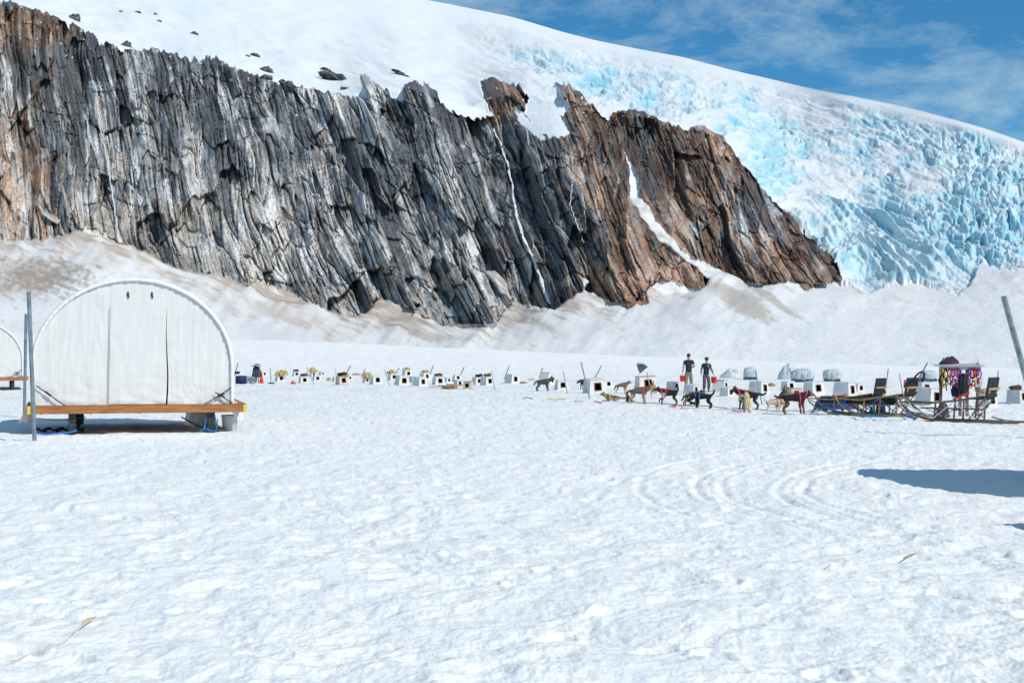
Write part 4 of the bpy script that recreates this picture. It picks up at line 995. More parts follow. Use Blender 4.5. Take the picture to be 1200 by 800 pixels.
make_dog(766, 461, 14, 'pale tan dog sitting right beside the wooden topped house', 'tan', 'sit', 'down', -1, 60, hpx=16)
make_dog(783, 474.5, 27, 'black dog lifting a front paw, tail curled up, pink harness', 'blackwhite', 'lift', 'curl', -1, 6, 'pink')
make_dog(811, 475.5, 24, 'brown tan dog in red harness standing behind the black one with raised tail', 'browntan', 'stand', 'under', 1, -12, 'red')
make_dog(823, 478.5, 27, 'black dog with its tail raised high and head held low', 'black', 'stand', 'up', -1, -8, 'blue', head=(.02, -.26))
make_dog(812, 474, 12, 'small black dog lying between the two dogs near the red harness', 'black', 'lie', 'back', -1, 0)
make_dog(876, 480, 33, 'black dog in pink harness with long tail held straight back', 'blackwhite', 'stand', 'back', -1, 5, 'pink', head=(0, .0))
make_dog(871, 470, 20, 'tan dog standing half hidden behind the black dog with long tail', 'tan', 'stand', 'down', -1, -15, head=(0, .12))
make_dog(876, 483, 20, 'cream dog sitting with its back to us in a yellow harness', 'cream', 'sit', 'under', 1, 100, 'yellow', hpx=25)
make_dog(907, 484, 24, 'white cream dog with tail up in pink harness', 'white', 'stand', 'up', 1, 12, 'pink', head=(-.04, -.1))
make_dog(918, 477, 18, 'grey tan dog sitting upright behind the white cream dog', 'greytan', 'sit', 'down', 1, -60, hpx=27)
make_dog(932, 485, 36, 'black brown dog in bright pink harness standing nearest the first sledge', 'blacktan', 'stand', 'back', 1, 0, 'pink', head=(.0, -.04))
make_dog(1031, 466, 14, 'tan dog sitting between the first and second sledge', 'tan', 'sit', 'down', -1, -35, hpx=17)
def roof_dog(px_, py_, wpx, label, coat, zpx):
    """curled up dog lying on a dog house roof"""
    g = gpoint(px_, py_); s = wpx * g.y / F / .62; pts = []; rad = []; E_ = []
    for k in range(8):
        a_ = math.radians(200 + k * 40); r = .20; pts.append((r * math.cos(a_) * 1.1, r * math.sin(a_), .10 + (.03 if k == 3 else 0))); rad.append([.05, .085, .10, .105, .10, .085, .065, .06][k])
        if k: E_.append((k - 1, k))
    pts.append((.10, -.17, .15)); rad.append(.045); E_.append((7, 8)); pts.append((.02, -.2, .14)); rad.append(.028); E_.append((8, 9))
    nm = skin_mesh('dog', pts, E_, rad); bm = BM(); bm.from_mesh(nm); bpy.data.meshes.remove(nm)
    for sy in (-1, 1):
        e = [bm.verts.new((.16 + .03 * sy + dx, -.15 + dy, .17 + dz)) for dx, dy, dz in ((.02, 0, 0), (-.02, .01, 0), (0, .03, 0), (.005, .01, .09))]
        for q in ((0, 1, 3), (1, 2, 3), (2, 0, 3)): bm.faces.new([e[i] for i in q])
    for f in bm.faces: f.smooth = True
    me = bpy.data.meshes.new('dog'); bm.to_mesh(me); bm.free(); n = len(me.vertices); co = np.zeros(n * 3, np.float32); me.vertices.foreach_get('co', co); co = co.reshape(-1, 3)
    ca = me.color_attributes.new('col', 'FLOAT_COLOR', 'POINT'); bk_, lg, fc, tl = [np.array(c_) for c_ in COATS[coat]]
    wv = sstep(-.15, .25, fbm(co[:, 0] * 6. + px_, co[:, 1] * 6. + co[:, 2] * 5., 2, 4))[:, None]; c = bk_ * (1 - wv) + (bk_ * .4 + lg * .6) * wv
    ca.data.foreach_set('color', np.concatenate([c, np.ones((n, 1))], 1).astype(np.float32).ravel()); me.materials.append(M_fur)
    o = bpy.data.objects.new('dog', me); COL.objects.link(o); o.scale = (s, s, s); o.location, _q = snap(px_, py_, g, zpx); o.rotation_euler.z = random.uniform(-.5, .5)
    tag(o, label, 'dog', 'dogs curled up on dog house roofs'); return o
roof_dog(356, 449, 11, 'dark dog curled on the dog house right of the red bag', 'browntan', 9.5)
roof_dog(434.5, 441, 8, 'brown dog curled on straw behind the clean white house', 'tan', 8)
roof_dog(498, 445, 11, 'tan dog curled on a roof below a slanting stake', 'tan', 9.8)
roof_dog(513.5, 451, 12, 'dark dog curled on the roof left of the boards', 'browntan', 12)
roof_dog(560, 450, 12, 'black dog curled on a roof, left of the pair beside the upright stake', 'black', 10.2)
roof_dog(570, 451, 12, 'brown dog curled on a roof, right of the pair beside the upright stake', 'browntan', 12)
roof_dog(1073, 461, 15, 'brindle dog curled above the second sledge under the thick stake', 'browntan', 14)
roof_dog(1151, 476, 20, 'tan and dark dog curled on the roof right behind the harness rack', 'tan', 20)
roof_dog(1189, 472, 18, 'dark dog lying on the roof at the right edge of the photo', 'browntan', 17.5)
roof_dog(401, 450.5, 14, 'black dog curled on the dirty cream dog house', 'black', 12)
roof_dog(346.5, 441, 8, 'black dog curled on the dog house roof behind the red bag', 'black', 7.2)
roof_dog(892, 454, 10, 'dark tan dog curled on the snow right of the left silver drum', 'browntan', 0)

# ================================================================ PEOPLE
M_skin = mat('skin', (.50, .30, .21), .6, .08, 12)
M_tee = mat('dark_navy_cotton', (.022, .030, .048), .85, .25, 9, bump=.3)
M_khaki = mat('khaki_cotton', (.27, .235, .185), .9, .25, 8, bump=.3)
M_plum = mat('plum_grey_cotton', (.105, .088, .105), .9, .25, 8, bump=.3)
M_hair = mat('brown_hair', (.07, .040, .025), .8, .4, 30)
M_sleeve = mat('blue_grey_sleeve', (.14, .20, .25), .9, .2, 10)
M_boot = mat('dark_boot', (.03, .028, .027), .7, .3, 12)
def person(px_, py_, H, label, rz, tee, trouser, arms, legs, lean=0, long_sleeve=None, cap=False, emblem=False, headturn=0):
    g = gpoint(px_, py_); k = H / 1.78
    def tilt(p):
        if p[2] < .95: return p
        dz = p[2] - .95; return (p[0], p[1] - dz * math.sin(lean), .95 + dz * math.cos(lean))
    P_ = []; E_ = []; Rr = []
    def add(p, r, par=None, tl=True):
        P_.append(tilt(p) if tl else p); Rr.append(r); i = len(P_) - 1
        if par is not None: E_.append((par, i))
        return i
    pel = add((0, 0, .96), (.135, .10)); wa = add((0, .01, 1.10), (.125, .09), pel); ch = add((0, 0, 1.30), (.155, .105), wa); nb = add((0, .01, 1.45), (.085, .065), ch); nk = add((0, 0, 1.53), .052, nb)
    h1 = add((0, -.015, 1.61), (.075, .088), nk); h2 = add((0, -.005, 1.70), (.076, .092), h1); add((0, 0, 1.755), (.045, .055), h2)
    ends = {}
    for s, nm_ in ((-1, 'R'), (1, 'L')):
        el, wr = arms[nm_]
        sh = add((s * .165, 0, 1.42), .058, ch); e = add((s * el[0], el[1], el[2]), .042, sh); w_ = add((s * wr[0], wr[1], wr[2]), .028, e)
        ev, wv = Vector(P_[e]), Vector(P_[w_]); dr = (wv - ev).normalized(); pm = wv + dr * .06; add(tuple(pm), (.036, .022), w_, False); ends[nm_] = (wv, dr, s)
        kn, an = legs[nm_]
        hp = add((s * .085, 0, .90), (.085, .085), pel); kk = add((s * kn[0], kn[1], kn[2]), .060, hp); aa = add((s * an[0], an[1], an[2]), .040, kk); add((s * an[0] * 1.05, an[1] - .13, an[2] - .04), (.042, .032), aa)
    base_n = len(P_)
    for nm_, (wv, dr, s) in ends.items():   # four fingers and a thumb, slightly curled
        side = Vector((0, 1, 0)) - dr * dr.dot(Vector((0, 1, 0))); side.normalize(); inn = Vector((-s, 0, 0)); inn = (inn - dr * inn.dot(dr)).normalized()
        for f in range(4):
            o_ = side * (.030 - f * .020); Lf = [.070, .080, .074, .058][f]; st = wv + dr * .085 + o_
            a_ = add(tuple(st), .010, None, False); b_ = add(tuple(st + dr * Lf * .5 + inn * .010), .0095, a_, False); add(tuple(st + dr * Lf * .85 + inn * .035), .008, b_, False)
        st = wv + dr * .035 - side * .035; a_ = add(tuple(st), .013, None, False); add(tuple(st - side * .022 + dr * .040 + inn * .015), .010, a_, False)
    nm = skin_mesh('person', P_, E_, Rr, fat=1.06)
    bm = BM(); bm.from_mesh(nm); bpy.data.meshes.remove(nm)
    hc = Vector(tilt((0, -.01, 1.655)))
    for (dx, dy, dz, r) in ((0, -.100, -.015, .017), (-.083, .0, -.005, .02), (.083, .0, -.005, .02)):
        mtx = Matrix.Translation(hc + Vector((dx, dy, dz))) @ Matrix.Diagonal((.6 if dx else .8, 1, 1.5, 1)); bmesh.ops.create_icosphere(bm, subdivisions=2, radius=r, matrix=mtx)
    for f in bm.faces: f.smooth = True
    me = bpy.data.meshes.new('person'); bm.to_mesh(me); bm.free(); me.materials.append(M_skin)
    o = bpy.data.objects.new('person', me); COL.objects.link(o); o.location = g; o.scale = (k, k, k); o.rotation_euler.z = rz; tag(o, label, 'person')
    bm = BM()
    for dx in (-.032, .032): bmesh.ops.create_icosphere(bm, subdivisions=2, radius=.010, matrix=Matrix.Translation(hc + Vector((dx, -.088, .008))))
    box(bm, hc + Vector((0, -.092, -.052)), (.045, .012, .009)); obj('face_features', bm, mat('dark_features', (.09, .04, .035), .6), o, True)
    # shirt
    Q = []; EE = []; RR = []
    def a2(p, r, par=None):
        Q.append(tilt(p)); RR.append(r); i = len(Q) - 1
        if par is not None: EE.append((par, i))
        return i
    qz = a2((0, 0, .85), (.165, .135)); q0 = a2((0, 0, .93), (.168, .138), qz); q1 = a2((0, .01, 1.10), (.165, .128), q0); q2 = a2((0, 0, 1.31), (.19, .135), q1); q3 = a2((0, .01, 1.475), (.098, .080), q2)
    for s, nm_ in ((-1, 'R'), (1, 'L')):
        el = arms[nm_][0]; sh = (s * .175, 0, 1.42); e = (s * el[0], el[1], el[2]); mid = tuple(sh[i] + .62 * (e[i] - sh[i]) for i in range(3)); q = a2(sh, .082, q2); a2(mid, .072, q)
    me = skin_mesh('shirt', Q, EE, RR); me.materials.append(tee); so = bpy.data.objects.new('shirt', me); COL.objects.link(so); so.parent = o
    if emblem:
        bm = BM(); c_ = Vector(tilt((.06, -.142, 1.33))); box(bm, c_, (.045, .012, .075)); box(bm, c_ + Vector((-.015, -.003, .04)), (.03, .012, .03)); obj('emblem', bm, M_yel, so)
    if long_sleeve:
        for s, nm_ in ((-1, 'R'), (1, 'L')):
            el, wr = arms[nm_]; A_ = Vector((s * .12, 0, 1.40)); me = skin_mesh('sleeve', [tilt(tuple(A_)), tilt((s * el[0], el[1], el[2])), tilt((s * wr[0], wr[1], wr[2]))], [(0, 1), (1, 2)], [.066, .058, .046]); me.materials.append(long_sleeve)
            q = bpy.data.objects.new('sleeve', me); COL.objects.link(q); q.parent = o
    Q = []; EE = []; RR = []; q0 = a2((0, 0, .99), (.140, .115)); q1 = a2((0, 0, .90), (.150, .125), q0)
    for s, nm_ in ((-1, 'R'), (1, 'L')):
        kn, an = legs[nm_]; h_ = a2((s * .09, 0, .82), (.105, .112), q1); kk = a2((s * kn[0], kn[1], kn[2]), .092, h_); a2((s * an[0], an[1], an[2] + .02), .080, kk)
    me = skin_mesh('trousers', Q, EE, RR); me.materials.append(trouser); q = bpy.data.objects.new('trousers', me); COL.objects.link(q); q.parent = o
    for s, nm_ in ((-1, 'R'), (1, 'L')):
        an = legs[nm_][1]; x, y, z = s * an[0], an[1], an[2]
        me = skin_mesh('boot', [(x, y + .05, z - .04), (x, y - .06, z - .045), (x, y - .17, z - .055), (x, y, z + .06)], [(0, 1), (1, 2), (0, 3)], [(.05, .045), (.05, .04), (.042, .03), .052]); me.materials.append(M_boot)
        q = bpy.data.objects.new('boot', me); COL.objects.link(q); q.parent = o
    bm = BM(); bmesh.ops.create_icosphere(bm, subdivisions=4, radius=1)
    for v in bm.verts:
        n_ = 1 + .05 * math.sin(v.co.x * 22 + v.co.z * 17) * math.cos(v.co.y * 19)
        v.co = hc + Vector((v.co.x * .092 * n_, .014 + v.co.y * .105 * n_, .035 + v.co.z * .092 * n_))
    for v in [v for v in bm.verts if (v.co.y < hc.y - .035 and v.co.z < hc.z + .045) or v.co.z < hc.z - .05]: bm.verts.remove(v)
    hr = obj('hair', bm, M_hair, o, True)
    if cap:
        bm = BM(); lathe(bm, [(.102, 0), (.104, .03), (.092, .075), (.05, .10), (0, .106)], 24, tuple(hc + Vector((0, .005, .045)))); g2 = []
        for i in range(9):
            a_ = math.radians(200 + i * 17.5); g2.append((bm.verts.new(hc + Vector((.10 * math.cos(a_), .10 * math.sin(a_), .05))), bm.verts.new(hc + Vector((.115 * math.cos(a_), .19 * math.sin(a_) , .035)))))
        for i in range(8): bm.faces.new((g2[i][0], g2[i + 1][0], g2[i + 1][1], g2[i][1]))
        obj('cap', bm, M_blackf, o, True)
    hands = {}
    for nm_, (wv, dr, s) in ends.items():
        v = (wv + dr * .10) * k; hands[nm_] = g + Vector((v.x * math.cos(rz) - v.y * math.sin(rz), v.x * math.sin(rz) + v.y * math.cos(rz), v.z))
    return o, hands
man, h1 = person(807, 457.5, 1.78, 'person seen from behind in dark tee shirt and khaki trousers holding a red bucket', math.radians(180 + 8), M_tee, M_khaki,
    {'L': ((.26, .02, 1.15), (.275, -.05, .91)), 'R': ((.28, .05, 1.17), (.22, -.20, 1.10))}, {'R': ((.13, -.01, .50), (.15, .02, .09)), 'L': ((.11, -.04, .50), (.12, -.02, .09))})
man2, h2 = person(827.5, 459, 1.60, 'person walking towards us in a cap, dark shirt over grey sleeves and plum trousers', math.radians(4), M_tee, M_plum,
    {'L': ((.27, .04, 1.18), (.36, -.02, .95)), 'R': ((.25, .03, 1.17), (.27, -.06, .93))}, {'R': ((.09, -.02, .50), (.10, .07, .10)), 'L': ((.12, -.12, .51), (.11, -.10, .09))}, lean=.16, long_sleeve=M_sleeve, cap=True, emblem=True)
def red_bucket(hand, label, drop=.30, s=1.0):
    b = thing('bucket', label, 'bucket', (hand.x, hand.y, hand.z - (drop + .29) * s), 0, 'red feeding buckets', s)
    bm = BM(); lathe(bm, [(0, .0), (.125, .0), (.13, .01), (.158, .32), (.168, .325), (.168, .345), (.150, .345), (.146, .32), (.12, .03), (0, .03)], 28); obj('pail', bm, M_red, b, True)
    bm = BM(); tube(bm, [(.16 * math.cos(math.pi * a_ / 12), 0, .33 + (drop - .04) * math.sin(math.pi * a_ / 12)) for a_ in range(13)], .006, 5); obj('handle', bm, M_galv, b)
    return b
red_bucket(h1['L'], 'red bucket hanging from the hand of the person seen from behind', .16, .85)
red_bucket(h2['L'], 'red bucket held by the walking person in a cap', .14, .85)

# ================================================================ SILVER DRUMS (wrapped tanks on dark skids)
def drum(px_, py_, wpx, hpx, label, yellow=1, seed=1, straps=2):
    g = gpoint(px_, py_); s = g.y / F; W = wpx * s; Hh = hpx * s
    t = thing('wrapped_tank', label, 'tank', g, math.radians(random.uniform(-10, 10)), 'silver wrapped tanks behind the dogs')
    bm = BM(); bmesh.ops.create_icosphere(bm, subdivisions=5, radius=1)
    for v in bm.verts:
        x, y, z = v.co; n_ = 1 + .05 * float(perlin(np.array(x * 3 + seed), np.array(z * 3 + y * 2), seed)) + .02 * math.sin(x * 14)
        f = lambda q, p: math.copysign(abs(q) ** p, q)
        v.co = Vector((f(x, .82) * W * .52 * n_, f(y, .8) * W * .42 * n_, Hh * .5 + f(z, .72) * Hh * .50 * n_))
    obj('tank_body', bm, M_silver, t, True)
    for k in range(straps):
        x = (k + 1) / (straps + 1) - .5
        bm = BM(); tube(bm, [(x * W * .9, W * (.44 - .35 * x * x) * math.cos(a_ / 12 * 6.283), Hh * .5 + Hh * (.515 - .35 * x * x) * math.sin(a_ / 12 * 6.283)) for a_ in range(13)], W * .022, 6); obj('strap', bm, M_yel if k < yellow else M_houseb, t)
    bm = BM()
    for sx in (-.36, -.12, .12, .36): box(bm, (sx * W, 0, .05), (W * .16, W * .8, .12))
    box(bm, (0, 0, .13), (W * .85, W * .7, .07)); obj('skid', bm, M_bluetarp, t)
drum(879, 444.5, 15, 14.5, 'small round silver tank with yellow patch, left of the three', 1, 1, 2)
drum(940, 447.5, 27, 15.5, 'widest silver tank with broad yellow strap, in the middle', 1, 5, 3)
drum(975, 447, 21, 14.5, 'round silver tank standing alone on the right of the three', 1, 9, 3)
drum(1088, 446.5, 18, 12.5, 'silver tank half hidden by the thick stake left of the rack', 1, 13, 2)
def heap(px_, py_, wpx, hpx, label, m, name, cat, peak=.7, seed=1, group=None, depth=.6, dz=0):
    g = gpoint(px_, py_); s = g.y / F; W = wpx * s; Hh = hpx * s; bm = BM(); N = 22; gr = []
    for i in range(N + 1):
        row = []
        for j in range(N + 1):
            u = i / N * 2 - 1; v = j / N * 2 - 1; r = max(0, 1 - math.hypot(u if True else 0, v) ** 2)
            pk = (1 - .28 * (u - peak) ** 2) ; n_ = float(perlin(np.array(u * 2.2 + seed), np.array(v * 2.2), seed)) * .35 + float(perlin(np.array(u * 6 + seed), np.array(v * 6), seed)) * .15
            row.append(bm.verts.new((u * W * .5, v * W * .5 * depth, max(-.04, Hh * (r ** .4 * pk * (1 + n_)) * .92 - .02))))
        gr.append(row)
    for i in range(N):
        for j in range(N): bm.faces.new((gr[i][j], gr[i + 1][j], gr[i + 1][j + 1], gr[i][j + 1]))
    o = obj(name, bm, m, None, True); o.location = (g.x, g.y, g.z + dz); tag(o, label, cat, group); return o
heap(856, 443, 27, 12, 'crumpled grey tarpaulin heap left of the silver tanks', mat('pale_grey_tarp', (.50, .54, .55), .6, .25, 3, bump=.7, bscale=5), 'tarpaulin', 'tarpaulin', .5, 3)
heap(923, 444.5, 24, 19, 'tall leaning bundle of clear plastic sheeting beside the widest tank', mat('clear_sheeting', (.50, .56, .59), .35, .2, 3, bump=.8, bscale=5), 'plastic_sheeting', 'sheeting', .35, 8)

# ================================================================ SLEDGES
def make_sled(label, base, rz, bow=M_ash, seat=M_blackf, xbrace=True, hoop=True, s=1.0, rope_m=M_rope, bag=None):
    t = thing('dog_sledge', label, 'sledge', base, rz, 'dog sledges lined up at right', s)
    W = .27
    for sy in (-1, 1):
        pts = [(-1.35, sy * W, .03), (-.6, sy * W, .03), (.3, sy * W, .03), (.62, sy * W, .06), (.88, sy * W, .15), (1.08, sy * W * .97, .30), (1.20, sy * W * .9, .48)]
        bm = BM(); tube(bm, pts, [.018, .022, .024, .024, .024, .024, .022], 8); box(bm, (-.35, sy * W, .012), (1.9, .05, .02)); obj('runner', bevel(bm, .002), bow, t, True)
        for x, hh in ((-.45, .52), (.0, .44), (.42, .38)):
            bm = BM(); tube(bm, [(x, sy * W, .04), (x - .03, sy * W * .95, hh)], .020, 8); obj('stanchion', bm, bow, t, True)
        bm = BM(); tube(bm, [(-.62, sy * W, .55), (0, sy * W, .45), (.5, sy * W, .38), (1.12, sy * W * .92, .40)], .016, 8); obj('side_rail', bm, bow, t, True)
        bm = BM(); tube(bm, [(-.46, sy * (W + .02), .08), (.0, sy * (W + .02), .42), (.42, sy * (W + .02), .08), (1.05, sy * (W + .02), .36)], .013, 6); obj('brace_rope', bm, rope_m, t, True)
        bm = BM(); tube(bm, [(-.30, sy * W, .05), (-.66, sy * W, .52), (-.74, sy * W, .94)], .018, 8); obj('back_post', bm, bow, t, True)
    bm = BM(); tube(bm, [(1.19, W * .9 * math.cos(math.pi * a_ / 10), .47 + .03 * math.sin(math.pi * a_ / 10)) if False else (1.19 + .14 * math.sin(math.pi * a_ / 10), W * .9 * math.cos(math.pi * a_ / 10), .47) for a_ in range(11)], .024, 8); obj('brush_bow', bm, M_ash if bow is M_ash else bow, t, True)
    bm = BM()
    for x in (-.45, .0, .42): tube(bm, [(x, -W, .25), (x, W, .25)], .016, 6)
    for y in (-.16, -.05, .05, .16): box(bm, (.12, y, .275), (1.3, .06, .018))
    obj('basket_slats', bm, M_dkwood if bow is not M_ash else M_ash, t)
    # low cloth bag in the basket
    if bag is not False:
      bm = BM(); box(bm, (.30, 0, .36), (1.05, .44, .20), taper=(1.06, 1.1)); obj('basket_bag', bevel(bm, .04, 2), bag or seat, t, True)
    # seat back: black sling between posts with a timber crossbar
    bm = BM(); box(bm, (-.72, 0, .73), (.03, .60, .42), (0, -.14, 0)); sb = obj('seat_back', bevel(bm, .008), seat, t)
    bm = BM(); box(bm, (-.75, 0, .70), (.03, .64, .045), (0, -.14, 0)); obj('crossbar', bm, M_ash, sb)
    bm = BM(); box(bm, (-.52, 0, .50), (.32, .48, .04)); obj('seat', bm, seat, t)
    if xbrace:
        bm = BM()
        for sy in (-1, 1): tube(bm, [(-.74, sy * W, .66), (-.50, -sy * W * .3, .30), (-.40, -sy * W, .10)], .016, 6)
        obj('cross_brace', bm, M_whitem, t)
    if hoop:
        bm = BM(); tube(bm, [(-.86 - .12 * math.sin(math.pi * a_ / 12), W * 1.05 * math.cos(math.pi * a_ / 12), .84 + .24 * math.sin(math.pi * a_ / 12)) for a_ in range(13)], .024, 8); obj('handlebar', bm, M_blackf, t, True)
    bm = BM(); tube(bm, [(-.70, 0, .12), (-.95, 0, .06), (-1.0, -.18, .05), (-1.0, .18, .05)], .016, 6); box(bm, (-.85, 0, .05), (.22, .26, .02)); obj('brake', bm, M_galv, t)
    return t
s1b = gpoint(1000, 485.5); s2b = gpoint(1036, 487); s3b = gpoint(1123, 494)
sl1 = make_sled('first sledge with orange wooden bow, navy bag and blue ropes, left of the row', s1b, math.radians(180 - 38), M_ash, M_blackf, False, False, 1.12, M_rope, M_navy)
sl2 = make_sled('middle sledge with black handlebar hoop, white crossed braces and blue rope', s2b, math.radians(180 - 42), M_ash, M_blackf, True, True, 1.15, M_rope)
sl3 = make_sled('last sledge with long weathered runners under the harness rack', s3b, math.radians(180 - 38), M_dkwood, M_blackf, True, False, 1.22, M_whitem, False)
def box_thing(name, px_, py_, wpx, hpx, m, label, cat, rz=0, depth=.6, tp=(1, 1), zpx=0, rot=(0, 0), group=None):
    g = gpoint(px_, py_); s = g.y / F; bm = BM(); box(bm, (0, 0, hpx * s / 2), (wpx * s, wpx * s * depth, hpx * s), taper=tp); bevel(bm, min(wpx, hpx) * s * .08, 2)
    o = obj(name, bm, m, None, True); o.location = (g.x, g.y, g.z + zpx * s); o.rotation_euler = (rot[0], rot[1], math.radians(rz)); tag(o, label, cat, group); return o
heap(963, 480, 20, 15, 'dark blue fabric bundle on the snow left of the first sledge', M_navy, 'fabric_bundle', 'bundle', .2, 12)
heap(985, 479, 34, 14, 'navy blanket bundle lying behind the first sledge nose', mat('blue_blanket', (.03, .07, .24), .8, .3, 6, bump=.4), 'blanket', 'blanket', -.2, 15)
box_thing('storage_box', 1000, 478, 9, 9, mat('brown_box', (.28, .13, .06), .7, .2, 8), 'small brown box behind the seat back of the first sledge', 'box', 20)
box_thing('red_pouch', 991, 470, 3.4, 4, M_red, 'tiny red pouch on the blue blanket', 'pouch', 20, zpx=5)
box_thing('orange_pouch', 996, 472, 4, 4, MCOL['orange'], 'orange pouch beside the small brown box', 'pouch', 0, zpx=4)
box_thing('teal_can', 1022.5, 486, 5.5, 10, M_teal, 'teal can standing between the first two sledges', 'can', 10)
box_thing('navy_bag', 1032, 485, 11, 15, M_navy, 'navy bag standing behind the middle sledge', 'bag', 10, tp=(.8, .8))
for k, (pts, lab) in enumerate([([(951, 484), (958, 482), (968, 479), (975, 484), (985, 487)], 'blue rope coiled left of the first sledge'), ([(1000, 488), (1012, 491), (1025, 489), (1040, 491)], 'blue rope trailing before the first two sledges'), ([(1056, 486), (1064, 491), (1072, 492), (1080, 488), (1074, 485)], 'blue rope loop between the last two sledges'), ([(1058, 481), (1063, 485), (1068, 489)], 'short blue rope by the nose of the last sledge')]):
    P3 = [];
    for j, q in enumerate(pts): v = gpoint(*q); P3.append((v.x, v.y, v.z + .04 + .03 * (j % 2)))
    rope('rope', P3, .024, M_rope, lab)

# ================================================================ HARNESS RACK
rb_ = gpoint(1124, 487); rs = rb_.y / F
rk = thing('harness_rack', 'open rack with a plank roof hung with bright harnesses', 'rack', rb_, math.radians(-6))
bm = BM(); box(bm, (0, 0, 59 * rs), (53 * rs, .55, .035), (.0, .0, 0)); box(bm, (.03, .02, 60.2 * rs), (44 * rs, .4, .03), (0, -.05, .05)); obj('roof_board', bevel(bm, .005), mat('weathered_white_board', (.48, .46, .44), .8, .25, 5), rk)
bm = BM(); box(bm, (0, -.12, 55.8 * rs), (48 * rs, .03, .11)); obj('hanging_rail', bm, M_houseg, rk)
for x in (-21, 1, 9, 21):
    bm = BM(); box(bm, (x * rs, .0, 29 * rs), (.075, .075, 58 * rs)); obj('post', bm, M_dkwood, rk)
def hang(dxpx, lenpx, cols, label, seed, yoff=-.17):
    """a dog harness: two webbing loops and a tail strap, hooked on the rail"""
    rr = random.Random(seed); c0 = place_local(rb_, math.radians(-6), dxpx * rs, yoff, 55 * rs); Lh = lenpx * rs
    t = thing('harness', label, 'harness', c0, math.radians(rr.uniform(-30, 30)), 'harnesses hanging on the rack')
    for k, cn in enumerate(cols):
        bm = BM(); w_ = (.05 + .03 * k) * rr.uniform(.8, 1.2); z0 = -Lh * k / len(cols) * .7; z1 = z0 - Lh / len(cols) * 1.1
        tube(bm, [(w_ * math.sin(a_ / 10 * 6.283) * (1 + .3 * math.sin(a_)), .03 * math.cos(a_), z0 + (z1 - z0) * (1 - math.cos(a_ / 10 * 6.283)) / 2) for a_ in range(11)], .022, 6); obj('webbing_loop', bm, MCOL[cn], t, True)
    bm = BM(); tube(bm, [(0, 0, .02), (rr.uniform(-.03, .03), -.02, -Lh * .5), (rr.uniform(-.06, .06), .0, -Lh * 1.05)], .018, 6); obj('tail_strap', bm, MCOL[cols[0]], t)
for a in [(-20, 22, ['yellow', 'black'], 'yellow and black harness at the left end of the rack', 1), (-17, 24, ['black', 'yellow'], 'black harness with a yellow loop, second from the rack end', 2), (-12, 20, ['pink', 'purple'], 'pink and purple harness third from the left on the rack', 3), (-8, 18, ['purple', 'white'], 'purple and white harness left of the rack middle', 4),
          (-4, 24, ['red', 'purple', 'pink'], 'long red harness with purple loop beside the hanging dark jacket', 5), (-2, 21, ['purple', 'black'], 'purple harness tucked against the dark jacket', 6), (10, 22, ['purple', 'black'], 'purple harness just right of the dark jacket', 7), (14, 22, ['red', 'yellow'], 'red harness with bright yellow loop on the right half', 8), (17, 25, ['pink', 'red', 'white'], 'pink and red harness with white loop near the right end', 9), (21, 23, ['purple', 'white'], 'purple harness at the right end of the rack', 10)]:
    hang(*a)
def jacket(dxpx, label, m, w_, h_, ztop, yoff=-.22):
    c0 = place_local(rb_, math.radians(-6), dxpx * rs, yoff, ztop * rs); bm = BM(); N = 10; g = []
    for k in range(N + 1):
        z = -h_ * k / N; hw = w_ * (.25 + .75 * min(1, k / 2.5)) * (1 + .12 * math.sin(k)); row = []
        for i in range(14):
            a_ = i / 14 * 6.283; row.append(bm.verts.new((hw * math.cos(a_) * (1 + .12 * math.sin(a_ * 4 + k)), .09 * math.sin(a_), z)))
        g.append(row)
    for k in range(N):
        for i in range(14): bm.faces.new((g[k][i], g[k][(i + 1) % 14], g[k + 1][(i + 1) % 14], g[k + 1][i]))
    bm.faces.new(g[0]); bm.faces.new(g[-1][::-1])
    for sy in (-1, 1): tube(bm, [(sy * w_ * .5, 0, -.08), (sy * w_ * 1.05, -.02, -h_ * .45), (sy * w_ * 1.0, -.03, -h_ * .75)], [.06, .05, .04], 8)
    o = obj('jacket', bm, m, None, True); o.location = c0; tag(o, label, 'jacket')
jacket(3, 'long dark jacket hanging from the middle of the rack', M_blackf, .09, 27 * rs, 50)
jacket(-3, 'dark rain jacket hanging low behind the red harness', M_navy, .10, 16 * rs, 38, .1)
heap(1112, 487, 25, 11, 'dark clothes piled on the rack roof', mat('plum_clothes', (.05, .035, .05), .9, .4, 9, bump=.5), 'clothes_pile', 'clothes', .4, 21, depth=.5, dz=59.6 * rs)
heap(1106, 487, 6, 9, 'small blue cloth tucked into the pile on the rack roof', M_rope, 'cloth', 'cloth', .1, 22, depth=.5, dz=60.5 * rs)
heap(1147, 487, 7, 7, 'white cap shaped cloth on the right end of the rack roof', M_canvas, 'cloth', 'cloth', .4, 25, depth=.5, dz=59.6 * rs)
bm = BM(); v0 = gpoint(1117, 489); tube(bm, [(0, 0, .50), (.25, 0, .60), (.42, .0, .66), (.42, 0, .95)], .03, 6); o = obj('red_line', bm, MCOL['red'], None, True); o.location = v0; tag(o, 'red padded line slung over the seat of the last sledge', 'line')
heap(1104, 489, 18, 20, 'pile of black and purple harness gear below the rack left side', mat('gear_mix', (.06, .04, .07), .85, .6, 14, bump=.6), 'gear_pile', 'gear', .4, 31, depth=.4)
heap(1070, 489, 11, 7, 'red and pink ribbon bundle', MCOL['pink'], 'ribbon', 'ribbon', .2, 33, dz=31 * rs) if False else None
o = box_thing('red_mitten', 1061, 488, 4, 9, MCOL['pink'], 'pink red mitten hanging on the handlebar hoop of the middle sledge', 'mitten', 15, zpx=34, tp=(.7, .7))

